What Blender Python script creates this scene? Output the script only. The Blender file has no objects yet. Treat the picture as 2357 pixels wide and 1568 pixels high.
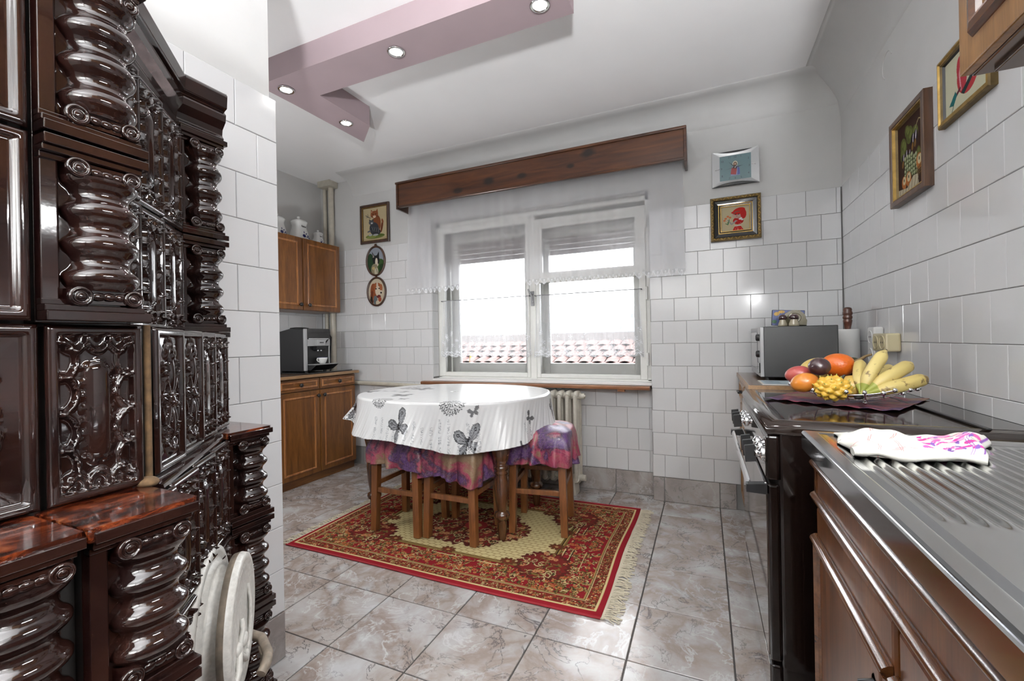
import bpy, math, random
import numpy as np
from mathutils import Vector, Matrix

random.seed(7)
rng = np.random.RandomState(7)
S = bpy.context.scene
C = S.collection
PI = math.pi

# ------------------------------------------------------------------ camera, world, lights, exposure
CAMH = 1.1027
def make_camera():
    cd = bpy.data.cameras.new('camera')
    cd.sensor_fit = 'HORIZONTAL'; cd.sensor_width = 36.0
    cd.lens = 1013.61 * 36.0 / 2357.0
    cd.clip_start = 0.02; cd.clip_end = 200
    o = bpy.data.objects.new('camera', cd); C.objects.link(o)
    yaw, pitch, roll = -0.4127, 0.0004, -0.0183
    f = Vector((math.sin(yaw)*math.cos(pitch), math.cos(yaw)*math.cos(pitch), math.sin(pitch)))
    r = Vector((math.cos(yaw), -math.sin(yaw), 0)); u = r.cross(f)
    r2 = r*math.cos(roll) + u*math.sin(roll); u2 = u*math.cos(roll) - r*math.sin(roll)
    M = Matrix(((r2.x, u2.x, -f.x, 0), (r2.y, u2.y, -f.y, 0), (r2.z, u2.z, -f.z, CAMH), (0, 0, 0, 1)))
    o.matrix_world = M
    S.camera = o
make_camera()

w = bpy.data.worlds.new('overcast_sky'); S.world = w; w.use_nodes = True
bg = w.node_tree.nodes['Background']
bg.inputs[0].default_value = (0.93, 0.965, 1.0, 1); bg.inputs[1].default_value = 8.0

def area(name, loc, rot, sx, sy, power, col=(1, 1, 1), portal=False, shape='RECTANGLE'):
    l = bpy.data.lights.new(name, 'AREA'); l.shape = shape; l.size = sx; l.size_y = sy
    l.energy = power; l.color = col
    if portal: l.cycles.is_portal = True
    o = bpy.data.objects.new(name, l); o.location = loc; o.rotation_euler = rot; C.objects.link(o)
    return o
# the window opening as a portal for the daylight
area('window_daylight_portal', (-1.22, 3.52, 1.46), (PI/2, 0, PI), 1.74, 1.32, 1.0, portal=True)
# added fill light, unseen under the wall cupboard, brightens the partition and stove
FILL_STRIP = (0.52, 0.48, 1.545)
area('fill_strip_light', FILL_STRIP, (0, math.radians(38), 0), 0.05, 0.55, 17, (0.98, 0.99, 1.0))
# added uplighter, unseen behind the camera, bounces fill light off the ceiling
FILL_UPLIGHT = (0.38, -1.15, 1.30)
l = bpy.data.lights.new('fill_uplight', 'SPOT'); l.energy = 620; l.spot_size = 2.9; l.spot_blend = 0.5; l.shadow_soft_size = 0.10; l.color = (0.97, 0.985, 1.0)
o = bpy.data.objects.new('fill_uplight', l); o.location = FILL_UPLIGHT; o.rotation_euler = (PI, 0, 0); C.objects.link(o)
# added fill lamp, hidden behind the stove wall to brighten the left bay
FILL_BAY_LAMP = (-2.35, 1.22, 1.30)
l = bpy.data.lights.new('fill_bay_light', 'POINT'); l.energy = 17; l.shadow_soft_size = 0.09; l.color = (0.98, 0.99, 1.0)
o = bpy.data.objects.new('fill_bay_light', l); o.location = FILL_BAY_LAMP; C.objects.link(o)
SPOTS = [(-0.60, 1.72), (-1.32, 1.705), (-2.055, 1.705), (-2.035, 2.12)]
SPOT_POWER = 13
for x, y in SPOTS:
    l = bpy.data.lights.new('soffit_spot_light', 'SPOT'); l.energy = SPOT_POWER; l.spot_size = 2.85; l.spot_blend = 1.0
    l.shadow_soft_size = 0.03; l.color = (1.0, 0.98, 0.94)
    o = bpy.data.objects.new('soffit_spot_light', l); o.location = (x, y, 2.478); C.objects.link(o)

S.view_settings.view_transform = 'Standard'
S.view_settings.look = 'None'
S.view_settings.exposure = 0.66
S.view_settings.gamma = 1.0
S.view_settings.use_curve_mapping = False
S.cycles.max_bounces = 10
S.cycles.diffuse_bounces = 5
S.cycles.glossy_bounces = 5
S.cycles.transparent_max_bounces = 24
S.cycles.transmission_bounces = 6
S.cycles.caustics_reflective = False
S.cycles.caustics_refractive = False
S.cycles.sample_clamp_indirect = 6.0
S.cycles.use_denoising = True

# ------------------------------------------------------------------ helpers
def col3(c): return (c[0], c[1], c[2], 1.0)
class MB:
    """collects geometry in world coordinates and links it as one mesh object"""
    def __init__(s, xf=None):
        s.v = []; s.f = []; s.m = []; s.sm = []; s.xf = xf; s.mi = 0
    def add(s, vs, fs, smooth=False, mi=None):
        b = len(s.v)
        if s.xf is not None: vs = [tuple(s.xf @ Vector(p)) for p in vs]
        s.v += [tuple(p) for p in vs]
        for f in fs:
            s.f.append([b+i for i in f]); s.m.append(s.mi if mi is None else mi); s.sm.append(smooth)
        return s
    def box(s, x0, x1, y0, y1, z0, z1, mi=None):
        vs = [(x0,y0,z0),(x1,y0,z0),(x1,y1,z0),(x0,y1,z0),(x0,y0,z1),(x1,y0,z1),(x1,y1,z1),(x0,y1,z1)]
        return s.add(vs, [(0,3,2,1),(4,5,6,7),(0,1,5,4),(1,2,6,5),(2,3,7,6),(3,0,4,7)], mi=mi)
    def rings(s, rings, closed=True, caps=True, smooth=True, mi=None):
        n = len(rings[0]); vs = [p for r in rings for p in r]; fs = []
        for i in range(len(rings)-1):
            for j in range(n if closed else n-1):
                a = i*n+j; b = i*n+(j+1) % n
                fs.append((a, b, b+n, a+n))
        s.add(vs, fs, smooth, mi)
        if caps and closed:
            s.add(rings[0], [tuple(range(n))[::-1]], False, mi); s.add(rings[-1], [tuple(range(n))], False, mi)
        return s
    def lathe(s, prof, c, axis='z', n=24, mi=None, caps=True, sx=1.0, sy=1.0):
        """prof: [(radius, height)]"""
        R = []
        for r, h in prof:
            ring = []
            for k in range(n):
                t = 2*PI*k/n; a = r*math.cos(t)*sx; b = r*math.sin(t)*sy
                if axis == 'z': p = (c[0]+a, c[1]+b, c[2]+h)
                elif axis == 'x': p = (c[0]+h, c[1]+a, c[2]+b)
                else: p = (c[0]+b, c[1]+h, c[2]+a)
                ring.append(p)
            R.append(ring)
        return s.rings(R, True, caps, True, mi)
    def cyl(s, p0, p1, r, n=12, mi=None, r1=None):
        return s.tube([p0, p1], r, n, mi, r1=r1)
    def tube(s, path, r, n=8, mi=None, r1=None, radii=None):
        P = [Vector(p) for p in path]; R = []
        up = Vector((0, 0, 1)); prev = None
        for i, p in enumerate(P):
            d = (P[min(i+1, len(P)-1)] - P[max(i-1, 0)])
            if d.length < 1e-9: d = Vector((0, 0, 1))
            d.normalize()
            if prev is None:
                a = up if abs(d.z) < 0.9 else Vector((1, 0, 0))
                e1 = (a - d*a.dot(d)).normalized()
            else:
                e1 = (prev - d*prev.dot(d)).normalized()
            prev = e1; e2 = d.cross(e1)
            rr = radii[i] if radii else (r if r1 is None else r + (r1-r)*i/(len(P)-1))
            R.append([tuple(p + e1*rr*math.cos(2*PI*k/n) + e2*rr*math.sin(2*PI*k/n)) for k in range(n)])
        return s.rings(R, True, True, True, mi)
    def prism(s, poly, z0, z1, plane='xy', mi=None, smooth=False):
        def P(a, b, h):
            return {'xy': (a, b, h), 'xz': (a, h, b), 'yz': (h, a, b)}[plane]
        n = len(poly)
        vs = [P(a, b, z0) for a, b in poly] + [P(a, b, z1) for a, b in poly]
        fs = [tuple(range(n))[::-1], tuple(range(n, 2*n))]
        s.add(vs, fs, False, mi)
        s.add(vs, [(i, (i+1) % n, (i+1) % n+n, i+n) for i in range(n)], smooth, mi)
        return s
    def ell(s, c, rx, ry, rz, nu=20, nv=12, mi=None, fn=None, rot=None):
        R = []
        for i in range(1, nv):
            ph = PI*i/nv - PI/2; ring = []
            for k in range(nu):
                t = 2*PI*k/nu
                d = Vector((math.cos(ph)*math.cos(t), math.cos(ph)*math.sin(t), math.sin(ph)))
                q = fn(d) if fn else 1.0
                p = Vector((d.x*rx*q, d.y*ry*q, d.z*rz*q))
                if rot: p = rot @ p
                ring.append((c[0]+p.x, c[1]+p.y, c[2]+p.z))
            R.append(ring)
        b = Vector((0, 0, -rz)); t_ = Vector((0, 0, rz))
        if rot: b = rot @ b; t_ = rot @ t_
        vs = [q for r in R for q in r]; n = nu; fs = []
        for i in range(len(R)-1):
            for j in range(n):
                a = i*n+j; bb = i*n+(j+1) % n; fs.append((a, bb, bb+n, a+n))
        L = len(vs); vs += [(c[0]+b.x, c[1]+b.y, c[2]+b.z), (c[0]+t_.x, c[1]+t_.y, c[2]+t_.z)]
        for j in range(n):
            fs.append((L, (j+1) % n, j)); fs.append((L+1, (len(R)-1)*n+j, (len(R)-1)*n+(j+1) % n))
        return s.add(vs, fs, True, mi)
    def frame(s, x0, x1, z0, z1, wl, y0, y1, wb=None, mi=None):
        """rectangular frame in the xz plane, bars mitred as four boxes"""
        wb = wl if wb is None else wb
        s.box(x0, x0+wl, y0, y1, z0, z1, mi); s.box(x1-wl, x1, y0, y1, z0, z1, mi)
        s.box(x0+wl, x1-wl, y0, y1, z0, z0+wb, mi); s.box(x0+wl, x1-wl, y0, y1, z1-wb, z1, mi)
        return s
    def bead(s, loop, prof, mi=None):
        """sweep a moulding profile [(outward, height)] round a closed rectangle loop=(u0,u1,v0,v1) in the xz plane, front towards -y at y=0"""
        u0, u1, v0, v1 = loop
        R = []
        for (o, h) in prof:
            R.append([(u0-o, -h, v0-o), (u1+o, -h, v0-o), (u1+o, -h, v1+o), (u0-o, -h, v1+o)])
        return s.rings(R, True, False, False, mi)
    def build(s, name, mats, parent=None, bevel=0, seg=2):
        me = bpy.data.meshes.new(name)
        me.from_pydata(s.v, [], s.f)
        if not isinstance(mats, (list, tuple)): mats = [mats]
        for m in mats: me.materials.append(m)
        if me.polygons:
            me.polygons.foreach_set('material_index', s.m); me.polygons.foreach_set('use_smooth', s.sm)
        me.update()
        return link(name, me, parent, bevel, seg)

def link(name, me, parent=None, bevel=0, seg=2, loc=None, rot=None):
    o = bpy.data.objects.new(name, me); C.objects.link(o)
    if loc is not None: o.location = loc
    if rot is not None: o.rotation_euler = rot
    if parent is not None:
        o.parent = parent
        o.matrix_parent_inverse = worldm(parent).inverted()
    if bevel:
        m = o.modifiers.new('bevel', 'BEVEL'); m.width = bevel; m.segments = seg; m.limit_method = 'ANGLE'; m.angle_limit = 0.6
    return o
def worldm(o):
    M = Matrix.LocRotScale(o.location, o.rotation_euler, o.scale)
    if o.parent is not None: return worldm(o.parent) @ o.matrix_parent_inverse @ M
    return M
def grid(name, P, mat, parent=None, colors=None, attr='col', wrap=False, smooth=True, extra=None):
    """P: (ny,nx,3) array -> mesh; colors (ny,nx,3) -> point colour attribute"""
    ny, nx = P.shape[:2]
    me = bpy.data.meshes.new(name)
    nxq = nx if wrap else nx-1
    me.vertices.add(nx*ny); me.vertices.foreach_set('co', P.astype(np.float32).ravel())
    j, i = np.meshgrid(np.arange(ny-1), np.arange(nxq), indexing='ij')
    i2 = (i+1) % nx
    q = np.stack([j*nx+i, j*nx+i2, (j+1)*nx+i2, (j+1)*nx+i], -1).reshape(-1, 4)
    me.loops.add(q.size); me.loops.foreach_set('vertex_index', q.astype(np.int32).ravel())
    me.polygons.add(len(q)); me.polygons.foreach_set('loop_start', (np.arange(len(q))*4).astype(np.int32))
    me.polygons.foreach_set('use_smooth', np.full(len(q), smooth))
    if colors is not None:
        a = me.color_attributes.new(attr, 'FLOAT_COLOR', 'POINT')
        c4 = np.ones((ny*nx, 4), np.float32); c4[:, :3] = colors.reshape(-1, 3)
        a.data.foreach_set('color', c4.ravel())
    me.update(calc_edges=True); me.validate()
    me.materials.append(mat)
    return link(name, me, parent)
def thing(name, label, cat, loc=(0, 0, 0), rz=0, group=None):
    o = bpy.data.objects.new(name, None); C.objects.link(o)
    o.location = loc; o.rotation_euler = (0, 0, rz); o.empty_display_size = 0.05
    o['label'] = label; o['category'] = cat
    if group: o['group'] = group
    return o
def tag(o, label, cat, group=None):
    o['label'] = label; o['category'] = cat
    if group: o['group'] = group
    return o
def struct(o, label=None):
    o['kind'] = 'structure'
    if label: o['label'] = label
    return o
def copy_tree(o, parent=None):
    c = o.copy(); C.objects.link(c)
    if parent is not None: c.parent = parent
    for ch in [x for x in o.children]:
        copy_tree(ch, c)
    return c

def text_mesh(name, body, size, mat, parent, loc, rot, extrude=.0003, offset=0.0):
    fc = bpy.data.curves.new('t', 'FONT'); fc.body = body; fc.size = size; fc.align_x = 'CENTER'; fc.align_y = 'CENTER'; fc.extrude = extrude; fc.offset = offset
    fo = bpy.data.objects.new('t', fc); me = bpy.data.meshes.new_from_object(fo); me.name = name
    bpy.data.objects.remove(fo); bpy.data.curves.remove(fc)
    me.materials.clear(); me.materials.append(mat)
    return link(name, me, parent, loc=loc, rot=rot)

# ------------------------------------------------------------------ materials
class NT:
    def __init__(s, name):
        s.m = bpy.data.materials.new(name); s.m.use_nodes = True
        s.t = s.m.node_tree; s.t.nodes.clear()
        s.out = s.n('ShaderNodeOutputMaterial')
    def n(s, typ, **kw):
        nd = s.t.nodes.new(typ)
        for k, v in kw.items():
            if k.startswith('_'): setattr(nd, k[1:], v)
            else:
                key = k.replace('__', ' ')
                nd.inputs[key].default_value = v
        return nd
    def l(s, a, b): s.t.links.new(a, b)
    def coords(s, scale=(1, 1, 1), rot=(0, 0, 0), kind='Object', rand=False):
        tc = s.n('ShaderNodeTexCoord'); mp = s.n('ShaderNodeMapping')
        mp.inputs['Scale'].default_value = scale; mp.inputs['Rotation'].default_value = rot
        src = tc.outputs[kind]
        if rand:
            oi = s.n('ShaderNodeObjectInfo'); ad = s.n('ShaderNodeVectorMath', _operation='MULTIPLY_ADD')
            s.l(oi.outputs['Random'], ad.inputs[0]); ad.inputs[1].default_value = (37.0, 53.0, 29.0); s.l(src, ad.inputs[2]); src = ad.outputs[0]
        s.l(src, mp.inputs['Vector'])
        return mp.outputs[0]
    def noise(s, vec, scale, detail=4, rough=0.5, dist=0):
        nd = s.n('ShaderNodeTexNoise'); nd.inputs['Scale'].default_value = scale; nd.inputs['Detail'].default_value = detail
        nd.inputs['Roughness'].default_value = rough; nd.inputs['Distortion'].default_value = dist
        s.l(vec, nd.inputs['Vector']); return nd.outputs['Fac']
    def ramp(s, fac, stops, interp='LINEAR'):
        r = s.n('ShaderNodeValToRGB'); r.color_ramp.interpolation = interp
        e = r.color_ramp.elements
        while len(e) < len(stops): e.new(0.5)
        for k, (p, c) in enumerate(stops):
            e[k].position = p; e[k].color = col3(c) if not isinstance(c, (int, float)) else (c, c, c, 1)
        s.l(fac, r.inputs[0]); return r.outputs[0]
    def mix(s, fac, a, b, mode='MIX'):
        m = s.n('ShaderNodeMix', _data_type='RGBA', _blend_type=mode)
        for sock, v in ((m.inputs[0], fac), (m.inputs[6], a), (m.inputs[7], b)):
            if hasattr(v, 'is_linked') or hasattr(v, 'links'): s.l(v, sock)
            elif isinstance(v, (int, float)): sock.default_value = v
            else: sock.default_value = col3(v)
        return m.outputs[2]
    def bump(s, h, strength=0.3, dist=0.002, normal=None):
        b = s.n('ShaderNodeBump'); b.inputs['Strength'].default_value = strength; b.inputs['Distance'].default_value = dist
        s.l(h, b.inputs['Height'])
        if normal is not None: s.l(normal, b.inputs['Normal'])
        return b.outputs[0]
    def pr(s, color, rough=0.5, metal=0.0, spec=0.5, coat=0.0, normal=None, coatr=0.05, alpha=None, trans=0, emis=None, sheen=0):
        p = s.n('ShaderNodeBsdfPrincipled')
        for sock, v in (('Base Color', color), ('Roughness', rough)):
            if hasattr(v, 'links'): s.l(v, p.inputs[sock])
            elif isinstance(v, (int, float)): p.inputs[sock].default_value = v
            else: p.inputs[sock].default_value = col3(v)
        p.inputs['Metallic'].default_value = metal; p.inputs['Specular IOR Level'].default_value = spec
        p.inputs['Coat Weight'].default_value = coat; p.inputs['Coat Roughness'].default_value = coatr
        p.inputs['Transmission Weight'].default_value = trans
        p.inputs['Sheen Weight'].default_value = sheen
        if emis: p.inputs['Emission Color'].default_value = col3(emis[0]); p.inputs['Emission Strength'].default_value = emis[1]
        if normal is not None: s.l(normal, p.inputs['Normal'])
        s.l(p.outputs[0], s.out.inputs[0]); s.p = p
        return s.m
def srgb(h):
    c = [int(h[i:i+2], 16)/255 for i in (0, 2, 4)]
    return tuple(x/12.92 if x <= 0.04045 else ((x+0.055)/1.055)**2.4 for x in c)
def plain(name, color, rough=0.5, metal=0.0, spec=0.5, coat=0.0, nscale=0, nstr=0.1, var=0.0, coatr=0.05):
    t = NT(name); v = t.coords(); nrm = None; c = color
    if var or nscale:
        n = t.noise(v, nscale or 6, 5)
        if var: c = t.ramp(n, [(0.3, tuple(x*(1-var) for x in color)), (0.7, tuple(min(1, x*(1+var)) for x in color))])
        if nscale: nrm = t.bump(n, nstr, 0.002)
    return t.pr(c, rough, metal, spec, coat, nrm, coatr)
def wood(name, c1, c2, c3, axis='z', rough=0.35, coat=0.25, knots=False, scale=1.0):
    t = NT(name)
    sc = {'x': (0.9, 9, 9), 'y': (9, 0.9, 9), 'z': (9, 9, 0.9)}[axis]
    v = t.coords(tuple(a*scale for a in sc))
    n1 = t.noise(v, 1.6, 6, 0.6, 1.2)
    base = t.ramp(n1, [(0.28, c1), (0.5, c2), (0.72, c3)])
    v2 = t.coords(tuple(a*scale*6 for a in sc))
    n2 = t.noise(v2, 2.2, 3, 0.6, 0.2)
    fine = t.ramp(n2, [(0.35, 0.62), (0.6, 1.0)])
    colr = t.mix(0.7, base, fine, 'MULTIPLY')
    if knots:
        v3 = t.coords({'x': (2.2, 7, 7), 'y': (7, 2.2, 7), 'z': (7, 7, 2.2)}[axis])
        vo = t.n('ShaderNodeTexVoronoi'); vo.inputs['Scale'].default_value = 1.15; t.l(v3, vo.inputs['Vector'])
        k = t.ramp(vo.outputs['Distance'], [(0.02, 0.12), (0.16, 1.0)])
        colr = t.mix(1.0, colr, k, 'MULTIPLY')
    nr = t.bump(n2, 0.12, 0.001)
    return t.pr(colr, rough, 0, 0.5, coat, nr, 0.15)

M = {}
M['plaster'] = plain('plaster', (0.54, 0.54, 0.535), 0.9, nscale=5, nstr=0.25, var=0.03)
M['ceiling'] = plain('ceiling_paint', (0.82, 0.82, 0.825), 0.9, nscale=3, nstr=0.2, var=0.02)
M['grout'] = plain('tile_grout', (0.20, 0.195, 0.19), 0.9)
M['pink'] = plain('pink_paint', (0.36, 0.28, 0.30), 0.8, var=0.03)
def tile_mat(name, c):
    t = NT(name); v = t.coords((1, 1, 1), rand=True); n = t.noise(v, 7, 3)
    oi = t.n('ShaderNodeObjectInfo'); rr = t.ramp(oi.outputs['Random'], [(0, tuple(x*0.965 for x in c)), (1, c)])
    nr = t.bump(n, 0.10, 0.003)
    return t.pr(rr, 0.13, 0, 0.5, 0.3, nr)
M['tile'] = tile_mat('white_glazed_tile', (0.63, 0.635, 0.645))
def marble(name, base, vein, dark, rough=0.16, bright=1.0):
    t = NT(name); v = t.coords((1, 1, 1), rand=True)
    n1 = t.noise(t.coords((1, 2.4, 1), (0, 0, 0.75), rand=True), 4.2, 6, 0.58, 0.35)
    c = t.ramp(n1, [(0.30, tuple(x*bright for x in vein)), (0.46, tuple(x*bright for x in base[0])), (0.56, tuple(x*bright for x in base[1])), (0.70, tuple(x*bright for x in vein))])
    # thin dark cracks: ridged noise
    v2 = t.coords((1, 1.9, 1), (0, 0, 0.75), rand=True)
    n2 = t.noise(v2, 6.5, 6, 0.62, 0.6)
    ab = t.n('ShaderNodeMath', _operation='SUBTRACT'); t.l(n2, ab.inputs[0]); ab.inputs[1].default_value = 0.5
    ab2 = t.n('ShaderNodeMath', _operation='ABSOLUTE'); t.l(ab.outputs[0], ab2.inputs[0])
    cr = t.ramp(ab2.outputs[0], [(0.0, 1.0), (0.014, 0.0)])
    n3 = t.noise(v2, 3, 2)
    msk = t.ramp(n3, [(0.42, 0.0), (0.56, 0.85)])
    mm = t.n('ShaderNodeMath', _operation='MULTIPLY'); t.l(cr, mm.inputs[0]); t.l(msk, mm.inputs[1])
    c2 = t.mix(mm.outputs[0], c, dark)
    v4 = t.coords((1, 2.6, 1), (0, 0, 0.75), rand=True); n4 = t.noise(v4, 6.0, 5, 0.6, 0.5)
    a4 = t.n('ShaderNodeMath', _operation='SUBTRACT'); t.l(n4, a4.inputs[0]); a4.inputs[1].default_value = 0.52
    b4 = t.n('ShaderNodeMath', _operation='ABSOLUTE'); t.l(a4.outputs[0], b4.inputs[0])
    w4a = t.ramp(b4.outputs[0], [(0.0, 0.75), (0.022, 0.0)]); w4b = t.ramp(n3, [(0.40, 0.9), (0.56, 0.1)]); w4 = t.mix(1.0, w4a, w4b, 'MULTIPLY')
    c3 = t.mix(w4, c2, tuple(min(1, x*1.18*bright) for x in vein))
    nb = t.noise(t.coords((1, 1, 1), rand=True), 90, 2)
    nr = t.bump(nb, 0.10, 0.0008)
    nr = t.bump(n1, 0.15, 0.004, nr)
    return t.pr(c3, rough, 0, 0.5, 0.0, nr)
M['floor_tile'] = marble('marbled_floor_tile', ((0.265, 0.215, 0.19), (0.37, 0.34, 0.325)), (0.46, 0.465, 0.475), (0.055, 0.05, 0.055))
M['base_tile'] = marble('marbled_skirting_tile', ((0.235, 0.205, 0.195), (0.30, 0.27, 0.255)), (0.37, 0.35, 0.34), (0.10, 0.09, 0.09), 0.2)
M['floor_grout'] = plain('floor_grout', (0.055, 0.05, 0.048), 0.9)
def glaze(name, c1, c2, rough=0.07):
    t = NT(name); v = t.coords(rand=True); n = t.noise(v, 14, 4)
    c = t.ramp(n, [(0.35, c1), (0.7, c2)])
    nb = t.noise(v, 45, 3); nr = t.bump(nb, 0.10, 0.0015)
    return t.pr(c, rough, 0, 0.42, 0.45, nr, 0.03)
M['glaze'] = glaze('dark_brown_glaze', (0.009, 0.0042, 0.0038), (0.020, 0.0075, 0.0055))
def ledge_glaze():
    t = NT('marbled_red_brown_glaze'); v = t.coords((1, .45, 1), rand=True); n = t.noise(v, 34, 5, 0.65, 1.2)
    c = t.ramp(n, [(0.38, (0.010, 0.003, 0.002)), (0.50, (0.055, 0.010, 0.004)), (0.60, (0.17, 0.034, 0.010)), (0.70, (0.30, 0.13, 0.05))])
    return t.pr(c, 0.16, 0, 0.5, 0.7, t.bump(n, 0.4, 0.004), 0.08)
M['glaze_red'] = ledge_glaze()
M['kiln_joint'] = plain('ochre_joint_clay', (0.085, 0.048, 0.02), 0.9, nscale=60, nstr=0.5, var=0.4)
M['joint_dark'] = plain('stove_joint', (0.008, 0.006, 0.005), 0.8)
M['enamel'] = plain('worn_white_enamel', (0.50, 0.49, 0.46), 0.38, nscale=110, nstr=0.55, var=0.14)
M['enamel_edge'] = plain('grimy_cast_iron', (0.19, 0.155, 0.12), 0.55, nscale=50, nstr=0.5, var=0.35)
M['cab_wood'] = wood('oiled_cabinet_wood', (0.095, 0.031, 0.006), (0.175, 0.064, 0.012), (0.245, 0.098, 0.021), 'z')
M['cab_wood_h'] = wood('oiled_cabinet_wood_rail', (0.095, 0.031, 0.006), (0.175, 0.064, 0.012), (0.245, 0.098, 0.021), 'y')
M['cab_bead'] = wood('cabinet_bead_wood', (0.20, 0.07, 0.02), (0.33, 0.13, 0.04), (0.42, 0.18, 0.06), 'z', 0.25, 0.5)
M['sink_wood'] = wood('varnished_walnut', (0.060, 0.017, 0.005), (0.135, 0.043, 0.012), (0.215, 0.082, 0.026), 'z', 0.30, 0.25)
M['sink_bead'] = wood('varnished_walnut_bead', (0.05, 0.016, 0.006), (0.10, 0.036, 0.012), (0.15, 0.06, 0.022), 'y', 0.16, 0.6)
M['honey_wood'] = wood('honey_oak', (0.13, 0.058, 0.014), (0.25, 0.118, 0.033), (0.36, 0.18, 0.06), 'z', 0.35, 0.3)
M['worktop'] = wood('brown_worktop', (0.06, 0.028, 0.014), (0.11, 0.055, 0.028), (0.15, 0.08, 0.04), 'y', 0.25, 0.4)
M['worktop_edge'] = wood('light_worktop_edge', (0.22, 0.115, 0.05), (0.33, 0.19, 0.09), (0.42, 0.26, 0.14), 'y', 0.4, 0.2)
def pelmet_wood():
    t = NT('stained_pine'); v = t.coords((0.9, 9, 9)); n1 = t.noise(v, 2.2, 6, 0.6, 1.0)
    c = t.ramp(n1, [(0.28, (0.026, 0.007, 0.002)), (0.5, (0.062, 0.018, 0.004)), (0.72, (0.105, 0.034, 0.008))])
    tc = t.n('ShaderNodeTexCoord')
    for (x, z, r) in ((-1.726, 2.268, .020), (-1.461, 2.301, .022), (-1.194, 2.298, .018), (-.829, 2.302, .013), (-.705, 2.373, .026)):
        sb = t.n('ShaderNodeVectorMath', _operation='SUBTRACT'); t.l(tc.outputs['Object'], sb.inputs[0]); sb.inputs[1].default_value = (x, 2.955, z)
        ml = t.n('ShaderNodeVectorMath', _operation='MULTIPLY'); t.l(sb.outputs[0], ml.inputs[0]); ml.inputs[1].default_value = (0.55/r, 0, 1/r)
        ln = t.n('ShaderNodeVectorMath', _operation='LENGTH'); t.l(ml.outputs[0], ln.inputs[0])
        ad = t.n('ShaderNodeMath', _operation='MULTIPLY_ADD'); t.l(n1, ad.inputs[0]); ad.inputs[1].default_value = 1.2; t.l(ln.outputs['Value'], ad.inputs[2])
        k = t.ramp(ad.outputs[0], [(0.75, 0.08), (1.0, 1.0)]); k.node.color_ramp.elements[0].position = 0.62
        sc = t.n('ShaderNodeMath', _operation='MULTIPLY'); t.l(ad.outputs[0], sc.inputs[0]); sc.inputs[1].default_value = 0.5; t.l(sc.outputs[0], k.node.inputs[0])
        c = t.mix(1.0, c, k, 'MULTIPLY')
    return t.pr(c, 0.36, 0, 0.5, 0.25, t.bump(n1, .1, .001), .15)
M['pelmet'] = pelmet_wood()
M['pelmet_edge'] = wood('stained_pine_moulding', (0.022, 0.006, 0.002), (0.055, 0.017, 0.005), (0.11, 0.038, 0.012), 'x', 0.3, 0.4)
M['table_wood'] = wood('turned_walnut', (0.030, 0.011, 0.005), (0.085, 0.032, 0.013), (0.14, 0.058, 0.024), 'z', 0.25, 0.5)
M['stool_wood'] = wood('stool_beech_stained', (0.095, 0.030, 0.008), (0.175, 0.062, 0.018), (0.24, 0.095, 0.03), 'z', 0.35, 0.3)
M['sill_wood'] = wood('sill_wood', (0.13, 0.045, 0.02), (0.24, 0.10, 0.045), (0.36, 0.18, 0.09), 'x', 0.3, 0.3)
M['dark_frame'] = wood('dark_picture_frame', (0.028, 0.012, 0.007), (0.055, 0.024, 0.013), (0.085, 0.038, 0.02), 'z', 0.3, 0.4)
M['brown_frame'] = wood('brown_picture_frame', (0.05, 0.022, 0.010), (0.09, 0.04, 0.018), (0.13, 0.06, 0.028), 'z', 0.4, 0.2)
M['gold'] = plain('aged_gold', (0.36, 0.23, 0.065), 0.42, 0.75, nscale=40, nstr=0.4, var=0.25)
M['gold_dull'] = plain('dull_gold', (0.15, 0.10, 0.035), 0.5, 0.4, nscale=40, nstr=0.4, var=0.25)
M['black_gloss'] = plain('black_gloss', (0.006, 0.006, 0.006), 0.08, 0, 0.5, 0.6)
M['black_satin'] = plain('black_satin', (0.009, 0.009, 0.010), 0.34, 0, 0.5)
M['black_wood'] = plain('black_turned_knob', (0.010, 0.010, 0.011), 0.3, 0, 0.5, 0.3)
M['brown_enamel'] = plain('brown_black_enamel', (0.0060, 0.0036, 0.0030), 0.12, 0, 0.35, 0.2, nscale=25, nstr=0.02)
M['brown_top'] = plain('brown_enamel_top', (0.017, 0.0105, 0.008), 0.09, 0, 0.5, 0.35, nscale=25, nstr=0.02)
M['oven_glass'] = plain('brown_oven_glass', (0.05, 0.036, 0.028), 0.04, 0.4, 0.7, 0.7)
def steel(name, c=(0.55, 0.55, 0.55), rough=0.2, sc=40):
    t = NT(name); v = t.coords(); n = t.noise(v, sc, 4); n2 = t.noise(v, 5, 4)
    r = t.ramp(n2, [(0.35, rough*0.75), (0.7, rough*1.5)])
    return t.pr(c, r, 1.0, 0.5, 0, t.bump(n, 0.03, 0.001))
M['steel'] = steel('brushed_steel', (0.60, 0.60, 0.59), 0.15)
M['steel_dark_reflection'] = steel('steel_dark_reflection', (0.42, 0.43, 0.45), 0.10)  # the sink steel in a darker tone, a dark reflection put into its colour
M['chrome'] = steel('chrome', (0.75, 0.75, 0.76), 0.06)
M['silver_plastic'] = plain('silver_plastic', (0.38, 0.385, 0.39), 0.28, 0.25, 0.5, 0.3)
M['grey_plastic'] = plain('grey_plastic', (0.28, 0.28, 0.29), 0.3)
M['pipe'] = plain('cream_pipe_paint', (0.47, 0.44, 0.37), 0.35, nscale=30, nstr=0.1, var=0.08)
M['radiator'] = plain('radiator_paint', (0.54, 0.515, 0.45), 0.35, nscale=40, nstr=0.2, var=0.08)
M['win_paint'] = plain('window_paint', (0.72, 0.72, 0.69), 0.35, nscale=20, nstr=0.1, var=0.03)
M['marble_sill'] = plain('white_sill_paint', (0.78, 0.78, 0.78), 0.3)
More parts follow.
